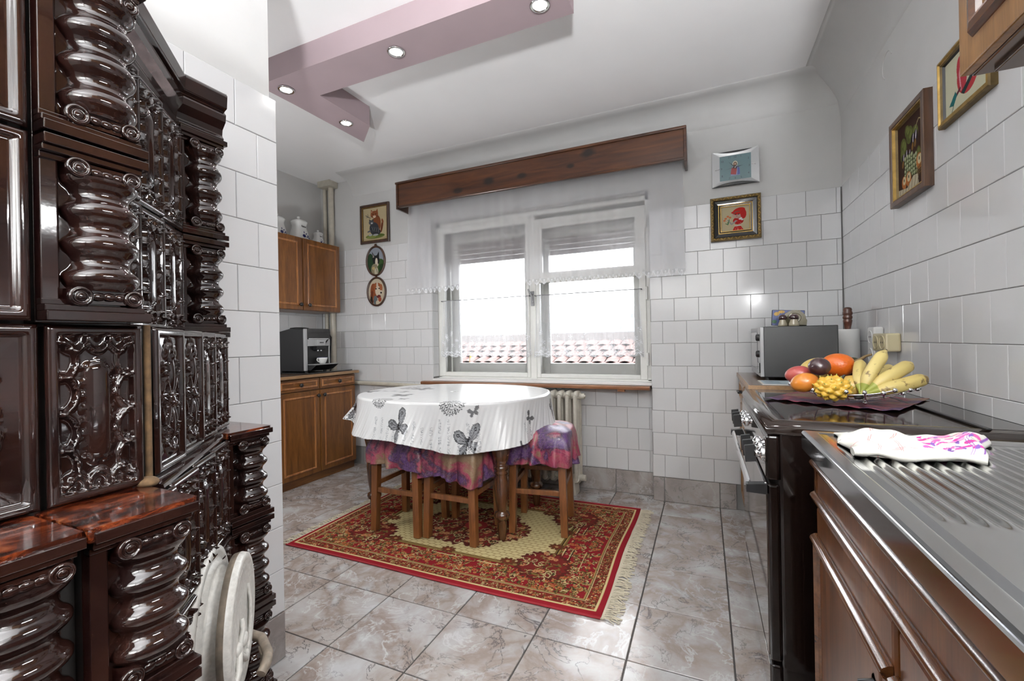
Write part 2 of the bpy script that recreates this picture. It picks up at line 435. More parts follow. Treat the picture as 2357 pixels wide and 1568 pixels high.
M['shutter'] = plain('brown_roller_shutter', (0.16, 0.125, 0.12), 0.6)
M['china'] = plain('white_china', (0.68, 0.69, 0.68), 0.12, 0, 0.5, 0.6)
M['cobalt'] = plain('cobalt_print', (0.02, 0.025, 0.12), 0.2)
M['ink'] = plain('black_ink', (0.012, 0.012, 0.014), 0.4)
M['white_plastic'] = plain('white_plastic', (0.66, 0.66, 0.65), 0.3)
M['cream_plastic'] = plain('cream_plastic', (0.52, 0.46, 0.29), 0.32, 0, 0.5, 0.2)
M['dark_hole'] = plain('dark_socket_hole', (0.02, 0.018, 0.015), 0.6)
M['paper_roll'] = plain('kitchen_paper', (0.70, 0.70, 0.69), 0.9, nscale=200, nstr=0.2)
M['turned_dark'] = wood('turned_cherry', (0.05, 0.014, 0.008), (0.085, 0.026, 0.014), (0.12, 0.04, 0.02), 'z', 0.3, 0.4)
def glass():
    t = NT('window_glass')
    tr = t.n('ShaderNodeBsdfTransparent'); gl = t.n('ShaderNodeBsdfGlossy'); gl.inputs['Roughness'].default_value = 0.02
    fr = t.n('ShaderNodeFresnel'); fr.inputs['IOR'].default_value = 1.45
    mx = t.n('ShaderNodeMixShader'); t.l(fr.outputs[0], mx.inputs[0]); t.l(tr.outputs[0], mx.inputs[1]); t.l(gl.outputs[0], mx.inputs[2])
    t.l(mx.outputs[0], t.out.inputs[0]); return t.m
M['glass'] = glass()
def sheer(name, col, base=0.38, edge=0.85, attr=False, transl=0.5):
    """woven net: lets light through between the threads, more opaque where the cloth turns edge-on"""
    t = NT(name)
    tr = t.n('ShaderNodeBsdfTransparent'); df = t.n('ShaderNodeBsdfDiffuse'); tl = t.n('ShaderNodeBsdfTranslucent')
    df.inputs[0].default_value = col3(col); tl.inputs[0].default_value = col3(col)
    m1 = t.n('ShaderNodeMixShader'); m1.inputs[0].default_value = transl; t.l(df.outputs[0], m1.inputs[1]); t.l(tl.outputs[0], m1.inputs[2])
    lw = t.n('ShaderNodeLayerWeight'); lw.inputs['Blend'].default_value = 0.35
    op = t.n('ShaderNodeMapRange'); op.inputs['To Min'].default_value = base; op.inputs['To Max'].default_value = edge
    t.l(lw.outputs['Facing'], op.inputs[0]); fac = op.outputs[0]
    if attr:
        at = t.n('ShaderNodeAttribute', _attribute_name='col')
        mxx = t.n('ShaderNodeMath', _operation='MAXIMUM'); t.l(fac, mxx.inputs[0]); t.l(at.outputs['Fac'], mxx.inputs[1]); fac = mxx.outputs[0]
    m2 = t.n('ShaderNodeMixShader'); t.l(fac, m2.inputs[0]); t.l(tr.outputs[0], m2.inputs[1]); t.l(m1.outputs[0], m2.inputs[2])
    t.l(m2.outputs[0], t.out.inputs[0]); return t.m
M['voile'] = sheer('white_voile', (0.78, 0.775, 0.81), 0.36, 0.80)
M['lace'] = sheer('white_lace', (0.80, 0.81, 0.84), 0.22, 0.7, attr=True, transl=0.3)
def painted(name, rough=0.8, coat=0.0, bumps=0, bstr=0.2, spec=0.5, bd=0.001):
    t = NT(name); at = t.n('ShaderNodeAttribute', _attribute_name='col'); nr = None
    if bumps: nr = t.bump(t.noise(t.coords(), bumps, 3), bstr, bd)
    return t.pr(at.outputs['Color'], rough, 0, spec, coat, nr)
M['print_cloth'] = painted('printed_oilcloth', 0.24, 0.25, 14, 0.22, 0.5, 0.006)
M['rug'] = painted('woven_rug_pile', 1.0, 0, 260, 0.5, 0.1, 0.002)
M['stitch'] = painted('embroidered_canvas', 0.9, 0, 400, 0.4, 0.2)
M['print_paper'] = painted('printed_paper', 0.35)
M['fringe'] = plain('rug_fringe_cotton', (0.47, 0.42, 0.32), 0.95)
M['rug_edge'] = plain('red_rug_binding', (0.22, 0.012, 0.018), 0.95, nscale=200, nstr=0.3)
def tie_dye(name):
    t = NT(name); v = t.coords((1, 1, 1), rand=True)
    n1 = t.noise(v, 5.5, 4, 0.6, 0.8)
    c = t.ramp(n1, [(0.32, (0.030, 0.012, 0.045)), (0.40, (0.085, 0.032, 0.14)), (0.455, (0.035, 0.012, 0.04)), (0.50, (0.21, 0.022, 0.060)), (0.545, (0.29, 0.045, 0.085)), (0.60, (0.20, 0.125, 0.070)), (0.72, (0.26, 0.18, 0.11))])
    n2 = t.noise(t.coords((1, 1, 1), rand=True), 22, 5, 0.7, 2.0)
    a = t.n('ShaderNodeMath', _operation='SUBTRACT'); t.l(n2, a.inputs[0]); a.inputs[1].default_value = 0.5
    b = t.n('ShaderNodeMath', _operation='ABSOLUTE'); t.l(a.outputs[0], b.inputs[0])
    k = t.ramp(b.outputs[0], [(0.0, 0.4), (0.03, 0.0)])
    c2 = t.mix(k, c, (0.36, 0.27, 0.22))
    nr = t.bump(n2, 0.35, 0.006)
    return t.pr(c2, 0.42, 0, 0.5, 0.1, nr)
M['tie'] = tie_dye('purple_printed_cloth')
def emit(name, c, s):
    t = NT(name); e = t.n('ShaderNodeEmission'); e.inputs[0].default_value = col3(c); e.inputs[1].default_value = s
    t.l(e.outputs[0], t.out.inputs[0]); return t.m
M['lamp_glow'] = emit('lamp_glow', (1.0, 0.98, 0.95), 14)
M['lamp_diff'] = sheer('opal_globe', (0.9, 0.9, 0.88), 0.25, 0.6)
M['lamp_filament'] = emit('bulb_glow', (1.0, 0.95, 0.88), 30)

# ------------------------------------------------------------------ painting canvas for flat prints and weaves
class Canvas:
    def __init__(s, w, h, res, bgc):
        s.w, s.h, s.res = w, h, res
        s.nx = int(round(w/res)); s.ny = int(round(h/res))
        s.a = np.zeros((s.ny, s.nx, 3)); s.a[:] = bgc
        s.X, s.Y = np.meshgrid((np.arange(s.nx)+0.5)/s.nx*w, (np.arange(s.ny)+0.5)/s.ny*h)
    def put(s, mask, c, a=1.0):
        s.a[mask] = s.a[mask]*(1-a) + np.array(c)*a
    def sub(s, x0, x1, y0, y1):
        kx, ky = s.nx/s.w, s.ny/s.h
        return (slice(max(0, int(y0*ky)-1), max(0, int(y1*ky)+2)), slice(max(0, int(x0*kx)-1), max(0, int(x1*kx)+2)))
    def putl(s, sl, mask, c, a=1.0):
        v = s.a[sl]; v[mask] = v[mask]*(1-a) + np.array(c)*a
    def ell(s, cx, cy, rx, ry, c, rot=0, a=1.0, ring=None):
        R_ = max(rx, ry); sl = s.sub(cx-R_, cx+R_, cy-R_, cy+R_)
        co, si = math.cos(rot), math.sin(rot); dx, dy = s.X[sl]-cx, s.Y[sl]-cy
        u = (dx*co+dy*si)/rx; v = (-dx*si+dy*co)/ry; q = u*u+v*v
        m = q < 1
        if ring: m &= q > (1-ring)**2
        s.putl(sl, m, c, a)
    def poly(s, pts, c, a=1.0):
        xs_ = [p[0] for p in pts]; ys_ = [p[1] for p in pts]; sl = s.sub(min(xs_), max(xs_), min(ys_), max(ys_))
        x, y = s.X[sl], s.Y[sl]; m = np.zeros(x.shape, bool); n = len(pts)
        for i in range(n):
            x0, y0 = pts[i]; x1, y1 = pts[(i+1) % n]
            if y0 == y1: continue
            cnd = ((y0 > y) != (y1 > y)) & (x < (x1-x0)*(y-y0)/(y1-y0)+x0)
            m ^= cnd
        s.putl(sl, m, c, a)
    def line(s, pts, wd, c, a=1.0):
        xs_ = [p[0] for p in pts]; ys_ = [p[1] for p in pts]; sl = s.sub(min(xs_)-wd, max(xs_)+wd, min(ys_)-wd, max(ys_)+wd)
        X, Y = s.X[sl], s.Y[sl]; m = np.zeros(X.shape, bool)
        for (x0, y0), (x1, y1) in zip(pts[:-1], pts[1:]):
            dx, dy = x1-x0, y1-y0; L = dx*dx+dy*dy+1e-12
            t = np.clip(((X-x0)*dx+(Y-y0)*dy)/L, 0, 1)
            m |= (X-x0-t*dx)**2+(Y-y0-t*dy)**2 < (wd/2)**2
        s.putl(sl, m, c, a)
    def rect(s, x0, x1, y0, y1, c, a=1.0):
        s.put((s.X > x0) & (s.X < x1) & (s.Y > y0) & (s.Y < y1), c, a)
    def sample(s, U, V):
        i = np.clip((U/s.w*s.nx).astype(int), 0, s.nx-1); j = np.clip((V/s.h*s.ny).astype(int), 0, s.ny-1)
        return s.a[j, i]
FONT5 = {'A': '01110 10001 10001 11111 10001 10001 10001', 'B': '11110 10001 11110 10001 10001 10001 11110', 'C': '01111 10000 10000 10000 10000 10000 01111',
 'E': '11111 10000 11110 10000 10000 10000 11111', 'F': '11111 10000 11110 10000 10000 10000 10000', 'I': '01110 00100 00100 00100 00100 00100 01110',
 'L': '10000 10000 10000 10000 10000 10000 11111', 'M': '10001 11011 10101 10101 10001 10001 10001', 'N': '10001 11001 10101 10101 10011 10001 10001',
 'O': '01110 10001 10001 10001 10001 10001 01110', 'P': '11110 10001 10001 11110 10000 10000 10000', 'R': '11110 10001 10001 11110 10100 10010 10001',
 'S': '01111 10000 01110 00001 00001 00001 11110', 'T': '11111 00100 00100 00100 00100 00100 00100', 'U': '10001 10001 10001 10001 10001 10001 01110',
 'V': '10001 10001 10001 10001 01010 01010 00100', 'X': '10001 01010 00100 00100 01010 10001 10001', 'D': '11110 10001 10001 10001 10001 10001 11110', ' ': '00000 '*7}
def ctext(cv, txt, x, y, h, rot, c, a=1.0):
    """lettering on a canvas: baseline start x, y, letter height h, rotated by rot"""
    px = h/7; co, si = math.cos(rot), math.sin(rot)
    dx, dy = cv.X-x, cv.Y-y; u = dx*co+dy*si; v = -dx*si+dy*co
    i = np.floor(u/px).astype(int); j = 6-np.floor(v/px).astype(int)
    ok = (i >= 0) & (j >= 0) & (j < 7) & (i < len(txt)*6)
    tab = np.zeros((7, len(txt)*6), bool)
    for k, ch in enumerate(txt):
        rows = FONT5.get(ch, FONT5['O']).split()
        for jj, r in enumerate(rows):
            for ii, b in enumerate(r): tab[jj, k*6+ii] = b == '1'
    m = np.zeros(ok.shape, bool); m[ok] = tab[j[ok], i[ok]]
    cv.put(m, c, a)
# ------------------------------------------------------------------ room shell
YB, XR, XL, XP, YP = 3.129, 0.745, -3.34, -1.378, 1.10       # window wall, right wall, left wall, tiled partition and its end
CEIL = 2.61; P = 0.1505; ZT = 1.968; WX0, WX1, WZ0, WZ1 = -2.10, -0.338, 0.79, 2.115
G = 0.006                                                     # tile thickness in front of the grout bed
RY0 = -1.6                                                    # rear wall

fl = struct(MB().box(-3.6, XR+.2, RY0-.2, 3.4, -0.12, -0.004).build('floor', M['floor_grout']))
ce = MB()
ce.box(-3.6, XR+.2, RY0-.2, 3.5, CEIL, CEIL+0.12)
ceiling = struct(ce.build('ceiling', M['ceiling']))

def chamf_tile(name, wd, ht, th=0.006, ch=0.0016):
    """glazed tile lying in the xz plane, glaze towards -y, origin at its centre on the wall face"""
    a, b = wd/2, ht/2; c = ch
    mb = MB()
    back = [(-a, 0, -b), (a, 0, -b), (a, 0, b), (-a, 0, b)]
    mid = [(-a, -th+c, -b), (a, -th+c, -b), (a, -th+c, b), (-a, -th+c, b)]
    fr = [(-a+c, -th, -b+c), (a-c, -th, -b+c), (a-c, -th, b-c), (-a+c, -th, b-c)]
    vs = back+mid+fr; fs = [(8, 9, 10, 11)]
    for k in range(4):
        n = (k+1) % 4; fs += [(k, n, n+4, k+4), (k+4, n+4, n+8, k+8)]
    me = bpy.data.meshes.new(name); me.from_pydata(vs, [], fs); me.update()
    return me
TM = {}
def tile_mesh(wd, ht, mat, th=0.006):
    k = (round(wd, 3), round(ht, 3), mat, th)
    if k not in TM:
        me = chamf_tile('tile', wd, ht, th); me.materials.append(M[mat]); TM[k] = me
    return TM[k]
def lay_tiles(parent, name, u0, u1, z_top, z_bot, place, rz, phase_even, skip=None, ulims=None, mat='tile'):
    """running-bond rows of wall tiles between u0..u1; place(u,z)->location"""
    j = 0; z = z_top
    while z > z_bot + 0.02:
        zb = max(z - P, z_bot)
        off = phase_even + (0.0 if j % 2 == 0 else P/2)
        k0 = math.floor((u0-off)/P)
        u = off + k0*P
        while u < u1:
            a, b = max(u, u0), min(u+P, u1)
            if b - a > 0.006:
                segs = [(a, b, zb, z)]
                if skip: segs = skip(a, b, zb, z)
                for (aa, bb, za, zz) in segs:
                    if bb-aa < 0.006 or zz-za < 0.006: continue
                    me = tile_mesh(bb-aa-0.0016, zz-za-0.0016, mat)
                    link(name, me, parent, loc=place((aa+bb)/2, (za+zz)/2), rot=(0, 0, rz))
            u += P
        z -= P; j += 1

# --- window wall: blocks round the window recess, a shallow radiator niche below it
def wall_block(mb, x0, x1, y0, y1, z0, z1):
    mb.box(x0, x1, y0, y1, z0, min(z1, ZT), 1) if z0 < ZT else None
    if z1 > ZT: mb.box(x0, x1, y0, y1, max(z0, ZT), z1, 0)
wb = MB(); Y0 = YB+G
wall_block(wb, -3.6, WX0, Y0, 3.415, -.1, CEIL+.05)
wall_block(wb, WX1, XR+.2, Y0, 3.415, -.1, CEIL+.05)
wb.box(WX0, WX1, Y0, 3.415, WZ1, CEIL+.05, 0)
wb.box(WX0, WX1, 3.205+G, 3.415, -.1, 0.775, 1)
# plastered cove where the wall runs into the ceiling
cv = [(YB+.03, 2.42), (YB+.001, 2.46)]
for k in range(13):
    a = k/12*PI/2; cv.append((YB-.002-0.15*(1-math.cos(a)), 2.475+0.125*math.sin(a)))
cv.append((YB-.19, CEIL-.004)); cv.append((YB-.22, CEIL+.01))
cv.append((YB+.03, CEIL+.01))
wb.prism([(a, b) for a, b in cv], -2.95, XR+.05, 'yz', 0, smooth=True)
wall_back = struct(wb.build('wall_back', [M['plaster'], M['grout']]))
def skip_win(a, b, za, zz):
    if b <= WX0 or a >= WX1: return [(a, b, za, zz)]
    out = []
    if a < WX0: out.append((a, WX0, za, zz))
    if b > WX1: out.append((WX1, b, za, zz))
    return out
lay_tiles(wall_back, 'tile', XL, XR-0.003, ZT-.001, 0.163, lambda u, z: (u, YB+G, z), 0, 0.7187, skip_win)
lay_tiles(wall_back, 'tile', WX0+.004, WX1-.002, 0.163+4*P, 0.163, lambda u, z: (u, 3.205+G, z), 0, 0.7187+P/2-.03)
# reveal tiles on the left jamb of the recess
z = ZT
while z > 0.83:
    zb = max(z-P, 0.81)
    link('tile', tile_mesh(0.082, z-zb-.0016, 'tile', 0.003), wall_back, loc=(WX0, 3.176, (z+zb)/2), rot=(0, 0, -PI/2+PI))
    z -= P
# --- right wall
wr = MB()
wr.box(XR+G, XR+.3, RY0-.2, 3.5, -.1, ZT+.003, 1); wr.box(XR+.004, XR+.3, RY0-.2, 3.5, ZT+.003, CEIL+.05, 0)
cv = [(XR+.02, 2.36), (XR+.003, 2.38)]
for k in range(13):
    a = k/12*PI/2; cv.append((XR-.001-0.20*(1-math.cos(a)), 2.40+0.21*math.sin(a)))
cv.append((XR+.03, CEIL+.01))
wr.prism([(a, b) for a, b in cv], RY0, 3.2, 'xz', 0, smooth=True)
wall_right = struct(wr.build('wall_right', [M['plaster'], M['grout']]))
lay_tiles(wall_right, 'tile', 0.30, YB-.002, ZT+.003, 0.75, lambda u, z: (XR+G, u, z), -PI/2, 0.8646-5*P)
# the painted-over ring of an old outlet
rg = MB()
R = []
for k in range(29):
    t = 2*PI*k/28*0.62-1.1
    R.append((XR+.004, 2.425+0.055*math.cos(t), 2.277+0.055*math.sin(t)))
rg.tube(R, 0.003, 6)
rg.build('plaster_ring', M['plaster'], wall_right)
# --- left wall behind the cabinets
wl = MB()
wl.box(XL-.3, XL-G, YP-.1, 3.5, -.1, ZT, 1); wl.box(XL-.3, XL-.003, YP-.1, 3.5, ZT, CEIL+.05, 0)
wall_left = struct(wl.build('wall_left', [M['plaster'], M['grout']]))
lay_tiles(wall_left, 'tile', 1.9, YB-.002, ZT-.001, 0.75, lambda u, z: (XL-G, u, z), PI/2, YB-.075)
# --- partition with the stove
wp = MB()
wp.box(-1.62, XP-G, RY0-.2, YP-.006, -.1, ZT, 1); wp.box(-1.62, XP-.014, RY0-.2, YP-.016, ZT, CEIL+.05, 0)
wall_partition = struct(wp.build('wall_stove', [M['plaster'], M['grout']]))
lay_tiles(wall_partition, 'tile', 0.15, YP, ZT, 0.163, lambda u, z: (XP-G, u, z), PI/2, YP)
wq = MB(); wq.box(-3.6, -1.60, YP-.14, YP-.02, -.1, CEIL+.05, 0)
struct(wq.build('wall_side', M['plaster']))
# --- rear wall with a glazed door (behind the camera)
wz = MB()
wz.box(-1.6, -1.0, RY0-.15, RY0, -.1, CEIL+.05); wz.box(0.3, XR+.2, RY0-.15, RY0, -.1, CEIL+.05); wz.box(-1.0, .3, RY0-.15, RY0, 2.15, CEIL+.05)
wall_rear = struct(wz.build('wall_rear', M['plaster']))

rd = MB(); rd.frame(-1.0, .3, 0.0, 2.15, .09, RY0-.08, RY0-.03); rd.box(-.38, -.32, RY0-.08, RY0-.03, .09, 2.06); rd.box(-.91, .21, RY0-.08, RY0-.03, .75, .83)
door_1 = struct(rd.build('door_1', M['win_paint'])); 
dg_ = MB(); dg_.box(-.91, .21, RY0-.06, RY0-.045, .83, 2.06); dg_.build('upper_panel', M['win_paint'], door_1)
db_ = MB(); db_.box(-.91, .21, RY0-.07, RY0-.04, .09, .75); db_.build('panel', M['win_paint'], door_1)

# --- floor tiles: 33 cm squares on the measured grid
q = 0.33816; X0g, Y0g = -0.2652, 2.8871
for i in range(-9, 4):
    for j in range(-1, 11):
        a, b = X0g+(i-1)*q, X0g+i*q; c, d = Y0g-(j+1)*q, Y0g-j*q
        a, b = max(a, XL), min(b, XR); c, d = max(c, -0.2), min(d, 3.209)
        if b-a < .02 or d-c < .02: continue
        if b < XP-.02 and d < YP-.05: continue
        if a < XP and c < YP-.02 and b > XP and b-a > .02: pass
        me = tile_mesh(b-a-.0052, d-c-.0052, 'floor_tile', 0.004)
        o = link('tile', me, fl, loc=((a+b)/2, (c+d)/2, -0.004), rot=(-PI/2, 0, 0))
# --- skirting of the same marbled tile
def skirting(name, segs):
    """segs: list of (u-list boundaries, place, rz)"""
    root = None
    for us, place, rz in segs:
        for a, b in zip(us[:-1], us[1:]):
            me = tile_mesh(b-a-.004, 0.159, 'base_tile', 0.009)
            if root is None:
                root = bpy.data.objects.new(name, me); C.objects.link(root); root.location = place((a+b)/2); root.rotation_euler = (0, 0, rz); struct(root)
            else:
                link('tile', me, root, loc=place((a+b)/2), rot=(0, 0, rz))
    return root
def cuts(a, b, ph):
    us = [a]; k = math.ceil((a-ph)/q+1e-6)
    while ph+k*q < b-.02:
        if ph+k*q > a+.02: us.append(ph+k*q)
        k += 1
    return us+[b]
skirting('baseboard_back', [(cuts(-2.86, WX0, X0g), lambda u: (u, YB+G, .081), 0), (cuts(WX0, WX1, X0g), lambda u: (u, 3.205+G, .081), 0), (cuts(WX1, 0.17, X0g), lambda u: (u, YB+G, .081), 0)])
skirting('baseboard_stove', [(cuts(.82, YP, Y0g), lambda u: (XP-G, u, .081), PI/2)])

# --- dropped pink soffit with spots
so = MB()
zb, zt = 2.487, CEIL+.005
poly = [(-2.16, 1.614), (-0.485, 1.614), (-0.485, 1.826), (-1.94, 1.826), (-1.93, 2.215), (-2.125, 2.375), (-2.145, 1.826)]
so.prism(poly, zb, zt, 'xy')
soffit = so.build('ceiling_soffit', M['pink'], bevel=.003)
struct(soffit, 'pink L-shaped dropped soffit under the white ceiling'); soffit['kind'] = 'structure'
spots = []
SPL = ['round spotlight at the free end of the pink soffit, farthest from the stove wall', 'round spotlight halfway along the long arm of the pink soffit',
       'round spotlight in the bend of the pink soffit beside the stove wall', 'round spotlight on the short arm of the pink soffit']
for i, (x, y) in enumerate(SPOTS):
    t = thing('ceiling_spotlight', SPL[i], 'spotlight', (x, y, zb), 0, 'spotlights in the pink soffit')
    MB().lathe([(0.040, 0), (0.043, -0.003), (0.041, -0.006), (0.033, -0.007), (0.029, -0.003), (0.029, 0.0)], (x, y, zb), n=32, caps=False).build('ring', M['chrome'], t)
    MB().lathe([(0.0285, -0.0025), (0.018, -0.0045), (0.001, -0.005)], (x, y, zb), n=24, caps=False).build('bulb', M['lamp_glow'], t)
x, y, z = FILL_BAY_LAMP  # fixture for the added fill lamp behind the partition
t = thing('added_fill_bay_lamp', 'small wall lamp on the wall behind the stove partition', 'lamp', (x, YP-.02, z))
MB().lathe([(.05, 0), (.05, .012), (.02, .02)], (x, YP-.02, z-.09), 'y', 24).build('plate', M['white_plastic'], t)
MB().tube([(x, YP-.01, z-.09), (x, y-.02, z-.10), (x, y, z-.07)], .007, 8).build('arm', M['chrome'], t)
MB().lathe([(.05, -.072), (.045, -.066), (.006, -.064)], (x, y, z), 'z', 24, caps=False).build('cup', M['chrome'], t)
x, y, z = FILL_UPLIGHT  # fixture for the added uplighter behind the camera
t = thing('added_fill_uplighter', 'uplighter floor lamp behind the camera by the rear door', 'lamp', (x, y, 0))
MB().lathe([(.13, 0), (.13, .015), (.02, .03)], (x, y, 0), n=32).build('base', M['black_satin'], t)
MB().cyl((x, y, .02), (x, y, z-.07), .011, 12).build('pole', M['black_satin'], t)
MB().lathe([(.02, -.08), (.11, -.05), (.16, .0), (.165, .0), (.115, -.055), (.02, -.09)], (x, y, z-.02), n=36, caps=False).build('bowl', M['silver_plastic'], t)

# ------------------------------------------------------------------ window
YF = 3.22
wf = MB()
# fixed outer frame of the inner window + mullion
wf.box(WX0, WX0+.035, YF, YF+.06, .80, 2.112); wf.box(WX1-.034, WX1, YF, YF+.06, .80, 2.112)
wf.box(WX0, WX1, YF, YF+.06, 2.076, 2.112); wf.box(WX0, WX1, YF, YF+.06, .797, .812)
wf.box(-1.251, -1.200, YF-.004, YF+.055, .80, 2.08)
window_1 = struct(wf.build('window_1', M['win_paint'], bevel=.003))
def sash(name, x0, x1, z0, z1, gx0, gx1, gz0, gz1, y, th, rail=None):
    m = MB()
    m.box(x0, gx0, y, y+th, z0, z1); m.box(gx1, x1, y, y+th, z0, z1); m.box(gx0, gx1, y, y+th, z0, gz0); m.box(gx0, gx1, y, y+th, gz1, z1)
    if rail: m.box(gx0, gx1, y, y+th, rail[0], rail[1])
    s_ = m.build(name, M['win_paint'], window_1, bevel=.004)
    g = MB().box(gx0, gx1, y+th*.5, y+th*.5+.003, gz0, gz1); g.build('pane', M['glass'], s_)
    return s_
sash('sash', -2.066, -1.252, .812, 2.074, -2.028, -1.279, .848, 2.022, YF-.006, .04)
sR = sash('sash', -1.199, -.372, .812, 2.040, -1.168, -.419, .842, 1.99, YF-.006, .04, (1.545, 1.60))
# small top vent frame in the right sash
mv = MB(); mv.frame(-1.168, -.419, 1.60, 1.99, .024, YF-.001, YF+.03); mv.build('vent_frame', M['win_paint'], sR, bevel=.003)
# outer casements behind, a hand's breadth further out
wo = MB(); wo.box(WX0, WX0+.05, 3.34, 3.40, .80, 2.112); wo.box(WX1-.05, WX1, 3.34, 3.40, .80, 2.112); wo.box(WX0, WX1, 3.34, 3.40, 2.05, 2.112); wo.box(WX0, WX1, 3.34, 3.40, .80, .83); wo.box(-1.27, -1.19, 3.34, 3.40, .8, 2.08)
wo.build('outer_frame', M['win_paint'], window_1, bevel=.003)
sash('outer_sash', -2.04, -1.275, .83, 2.05, -1.965, -1.342, .916, 1.958, 3.345, .045)
sash('outer_sash', -1.185, -.40, .83, 2.05, -1.135, -.475, .916, 1.925, 3.345, .045, (1.60, 1.645))
# reveal lining between the two windows
rv = MB(); rv.box(WX0-.01, WX0+.004, YF+.06, 3.34, .80, 2.11); rv.box(WX1-.004, WX1+.01, YF+.06, 3.34, .80, 2.11); rv.box(WX0, WX1, YF+.06, 3.34, 2.108, 2.12); rv.box(WX0, WX1, YF+.0, 3.345, .785, .799)
rv.build('reveal', M['win_paint'], window_1)
# casement catch and hinges
ct = MB(); ct.box(-1.238, -1.212, YF-.014, YF-.004, 1.37, 1.485); ct.tube([(-1.225, YF-.014, 1.46), (-1.225, YF-.035, 1.46)], .006); ct.tube([(-1.252, YF-.035, 1.50), (-1.225, YF-.038, 1.455), (-1.213, YF-.038, 1.395)], .008, radii=[.006, .009, .006])
ct.build('catch', M['grey_plastic'], window_1, bevel=.002)
for z in (1.93, 1.42, .955):
    MB().cyl((WX1-.030, YF-.007, z-.045), (WX1-.030, YF-.007, z+.045), .008).build('hinge', M['win_paint'], window_1)
# brown roller shutter, one third down, in slats
sh = thing('roller_shutter', 'brown slatted roller shutter let down a little outside the window panes', 'shutter', (-1.2, 3.44, 1.79))
for k in range(9):
    z0 = 1.792+k*.042
    MB().prism([(3.428, z0), (3.436, z0), (3.443, z0+.010), (3.443, z0+.030), (3.436, z0+.040), (3.428, z0+.040)], -2.09, -.35, 'yz').build('slat', M['shutter'], sh)
# sill: white inner strip and stained board
si = MB(); si.box(WX0, WX1+.003, 3.12, YF+.01, .778, .797)
sill = struct(si.build('window_sill', M['marble_sill'], bevel=.003), 'white painted strip under the window frame')
sb = MB(); sb.prism([(3.075, .752), (3.21, .752), (3.21, .777), (3.085, .777), (3.072, .770)], -2.19, -.345, 'yz'); sb.box(-.56, -.51, 3.08, 3.11, .738, .752)
so_ = struct(sb.build('trim_1', M['sill_wood'], bevel=.002), 'varnished wooden board along the front of the window sill')

# --- outside: the neighbour's tiled roof, a hill and a yellow-green bush
ro = MB(); ro.prism([(6.4, .30), (9.6, 1.25), (9.6, 1.19), (6.4, .24)], -7.5, 2.5, 'yz')
roof = struct(ro.build('neighbour_roof', plain('roof_batten', (.03, .022, .02), .9)))
rt = plain('weathered_roof_tile', (0.085, 0.045, 0.04), 0.85, nscale=14, nstr=.3, var=.35)
me = bpy.data.meshes.new('roof_tile')
vs = []; fs = []
for s_ in range(2):
    for k in range(7):
        a = k/6*PI; x = -.11+.22*k/6
        vs.append((x, -.17+s_*.36, .010+.03*math.sin(a)-.0*s_))
for k in range(6): fs.append((k, k+1, k+8, k+7))
for k in range(6):
    fs.append((k, k+1, 15+k, 14+k)) if False else None
fs = [f for f in fs if f]
me.from_pydata(vs, [], fs); me.update(); me.materials.append(rt)
sl = math.atan2(.95, 3.2)
for r in range(8):
    for c_ in range(30):
        yy = 6.5+r*.32; o = link('roof_tile', me, roof, loc=(-6.9+c_*.235+(.1175 if r % 2 else 0)+random.uniform(-.01, .01), yy, .30+(yy-6.4)*.297+.012), rot=(sl-.06, 0, random.uniform(-.04, .04)))
hl = MB(); pts = [(-60, -3)]
for k in range(25):
    x = -60+k*4.5; pts.append((x, 5.5+2.4*math.sin(k*.55)+1.3*math.sin(k*1.3+1)))
pts += [(50, -3)]
hl.prism(pts, 60, 62, 'xz'); struct(hl.build('distant_hill', plain('hazy_hill', (.16, .175, .19), 1)))
gd = MB(); gd.box(-14, 8, 3.6, 60, -1.2, -1.15); struct(gd.build('garden_ground', plain('garden_soil', (.16, .17, .10), 1)))
bu = thing('garden_bush', 'yellow-green twiggy bush seen low through the left window pane', 'bush', (-3.1, 5.2, -1.15))
stm = MB(); lf = MB()
for k in range(16):
    a = random.uniform(0, 6.28); r = random.uniform(.02, .25); x, y = -3.1+r*math.cos(a), 5.2+r*math.sin(a); h = random.uniform(.65, .96)
    stm.tube([(-3.1, 5.2, -1.16), (x*.5-1.55, y, .2), (x, y, h)], .006, 5)
    for m in range(14):
        px, py, pz = x+random.uniform(-.09, .09), y+random.uniform(-.09, .09), h-random.uniform(0, .5)
        d = Vector((random.uniform(-1, 1), random.uniform(-1, 1), random.uniform(-.5, 1))).normalized()*.035; e = Vector((-d.y, d.x, .01))*.5; p = Vector((px, py, pz))
        lf.add([p-d, p+e, p+d, p-e], [(0, 1, 2, 3)])
stm.build('stem', plain('bush_bark', (.14, .10, .05), .9), bu); o = lf.build('foliage', plain('bush_leaf', (.42, .42, .05), .6), bu); o['kind'] = 'stuff'

# ------------------------------------------------------------------ pelmet and curtains
pm = thing('curtain_pelmet', 'long stained pine pelmet box with knots above the window', 'pelmet', (-1.2, YB, 2.21))
MB().box(-2.295, -.10, 2.955, 2.973, 2.225, 2.415).build('fascia', M['pelmet'], pm, bevel=.002)
MB().box(-2.315, -.083, 2.94, YB, 2.405, 2.422).build('top_board', M['pelmet_edge'], pm, bevel=.004)
for x0, x1 in ((-2.31, -2.292), (-.101, -.083)):
    MB().box(x0, x1, 2.945, YB, 2.20, 2.41).build('end_board', M['pelmet_edge'], pm, bevel=.003)
MB().box(-2.305, -.09, 2.945, 2.972, 2.212, 2.230).build('bottom_moulding', M['pelmet_edge'], pm, bevel=.005)
MB().cyl((-2.28, 3.035, 2.33), (-.105, 3.035, 2.33), .006).build('rail', M['white_plastic'], pm)

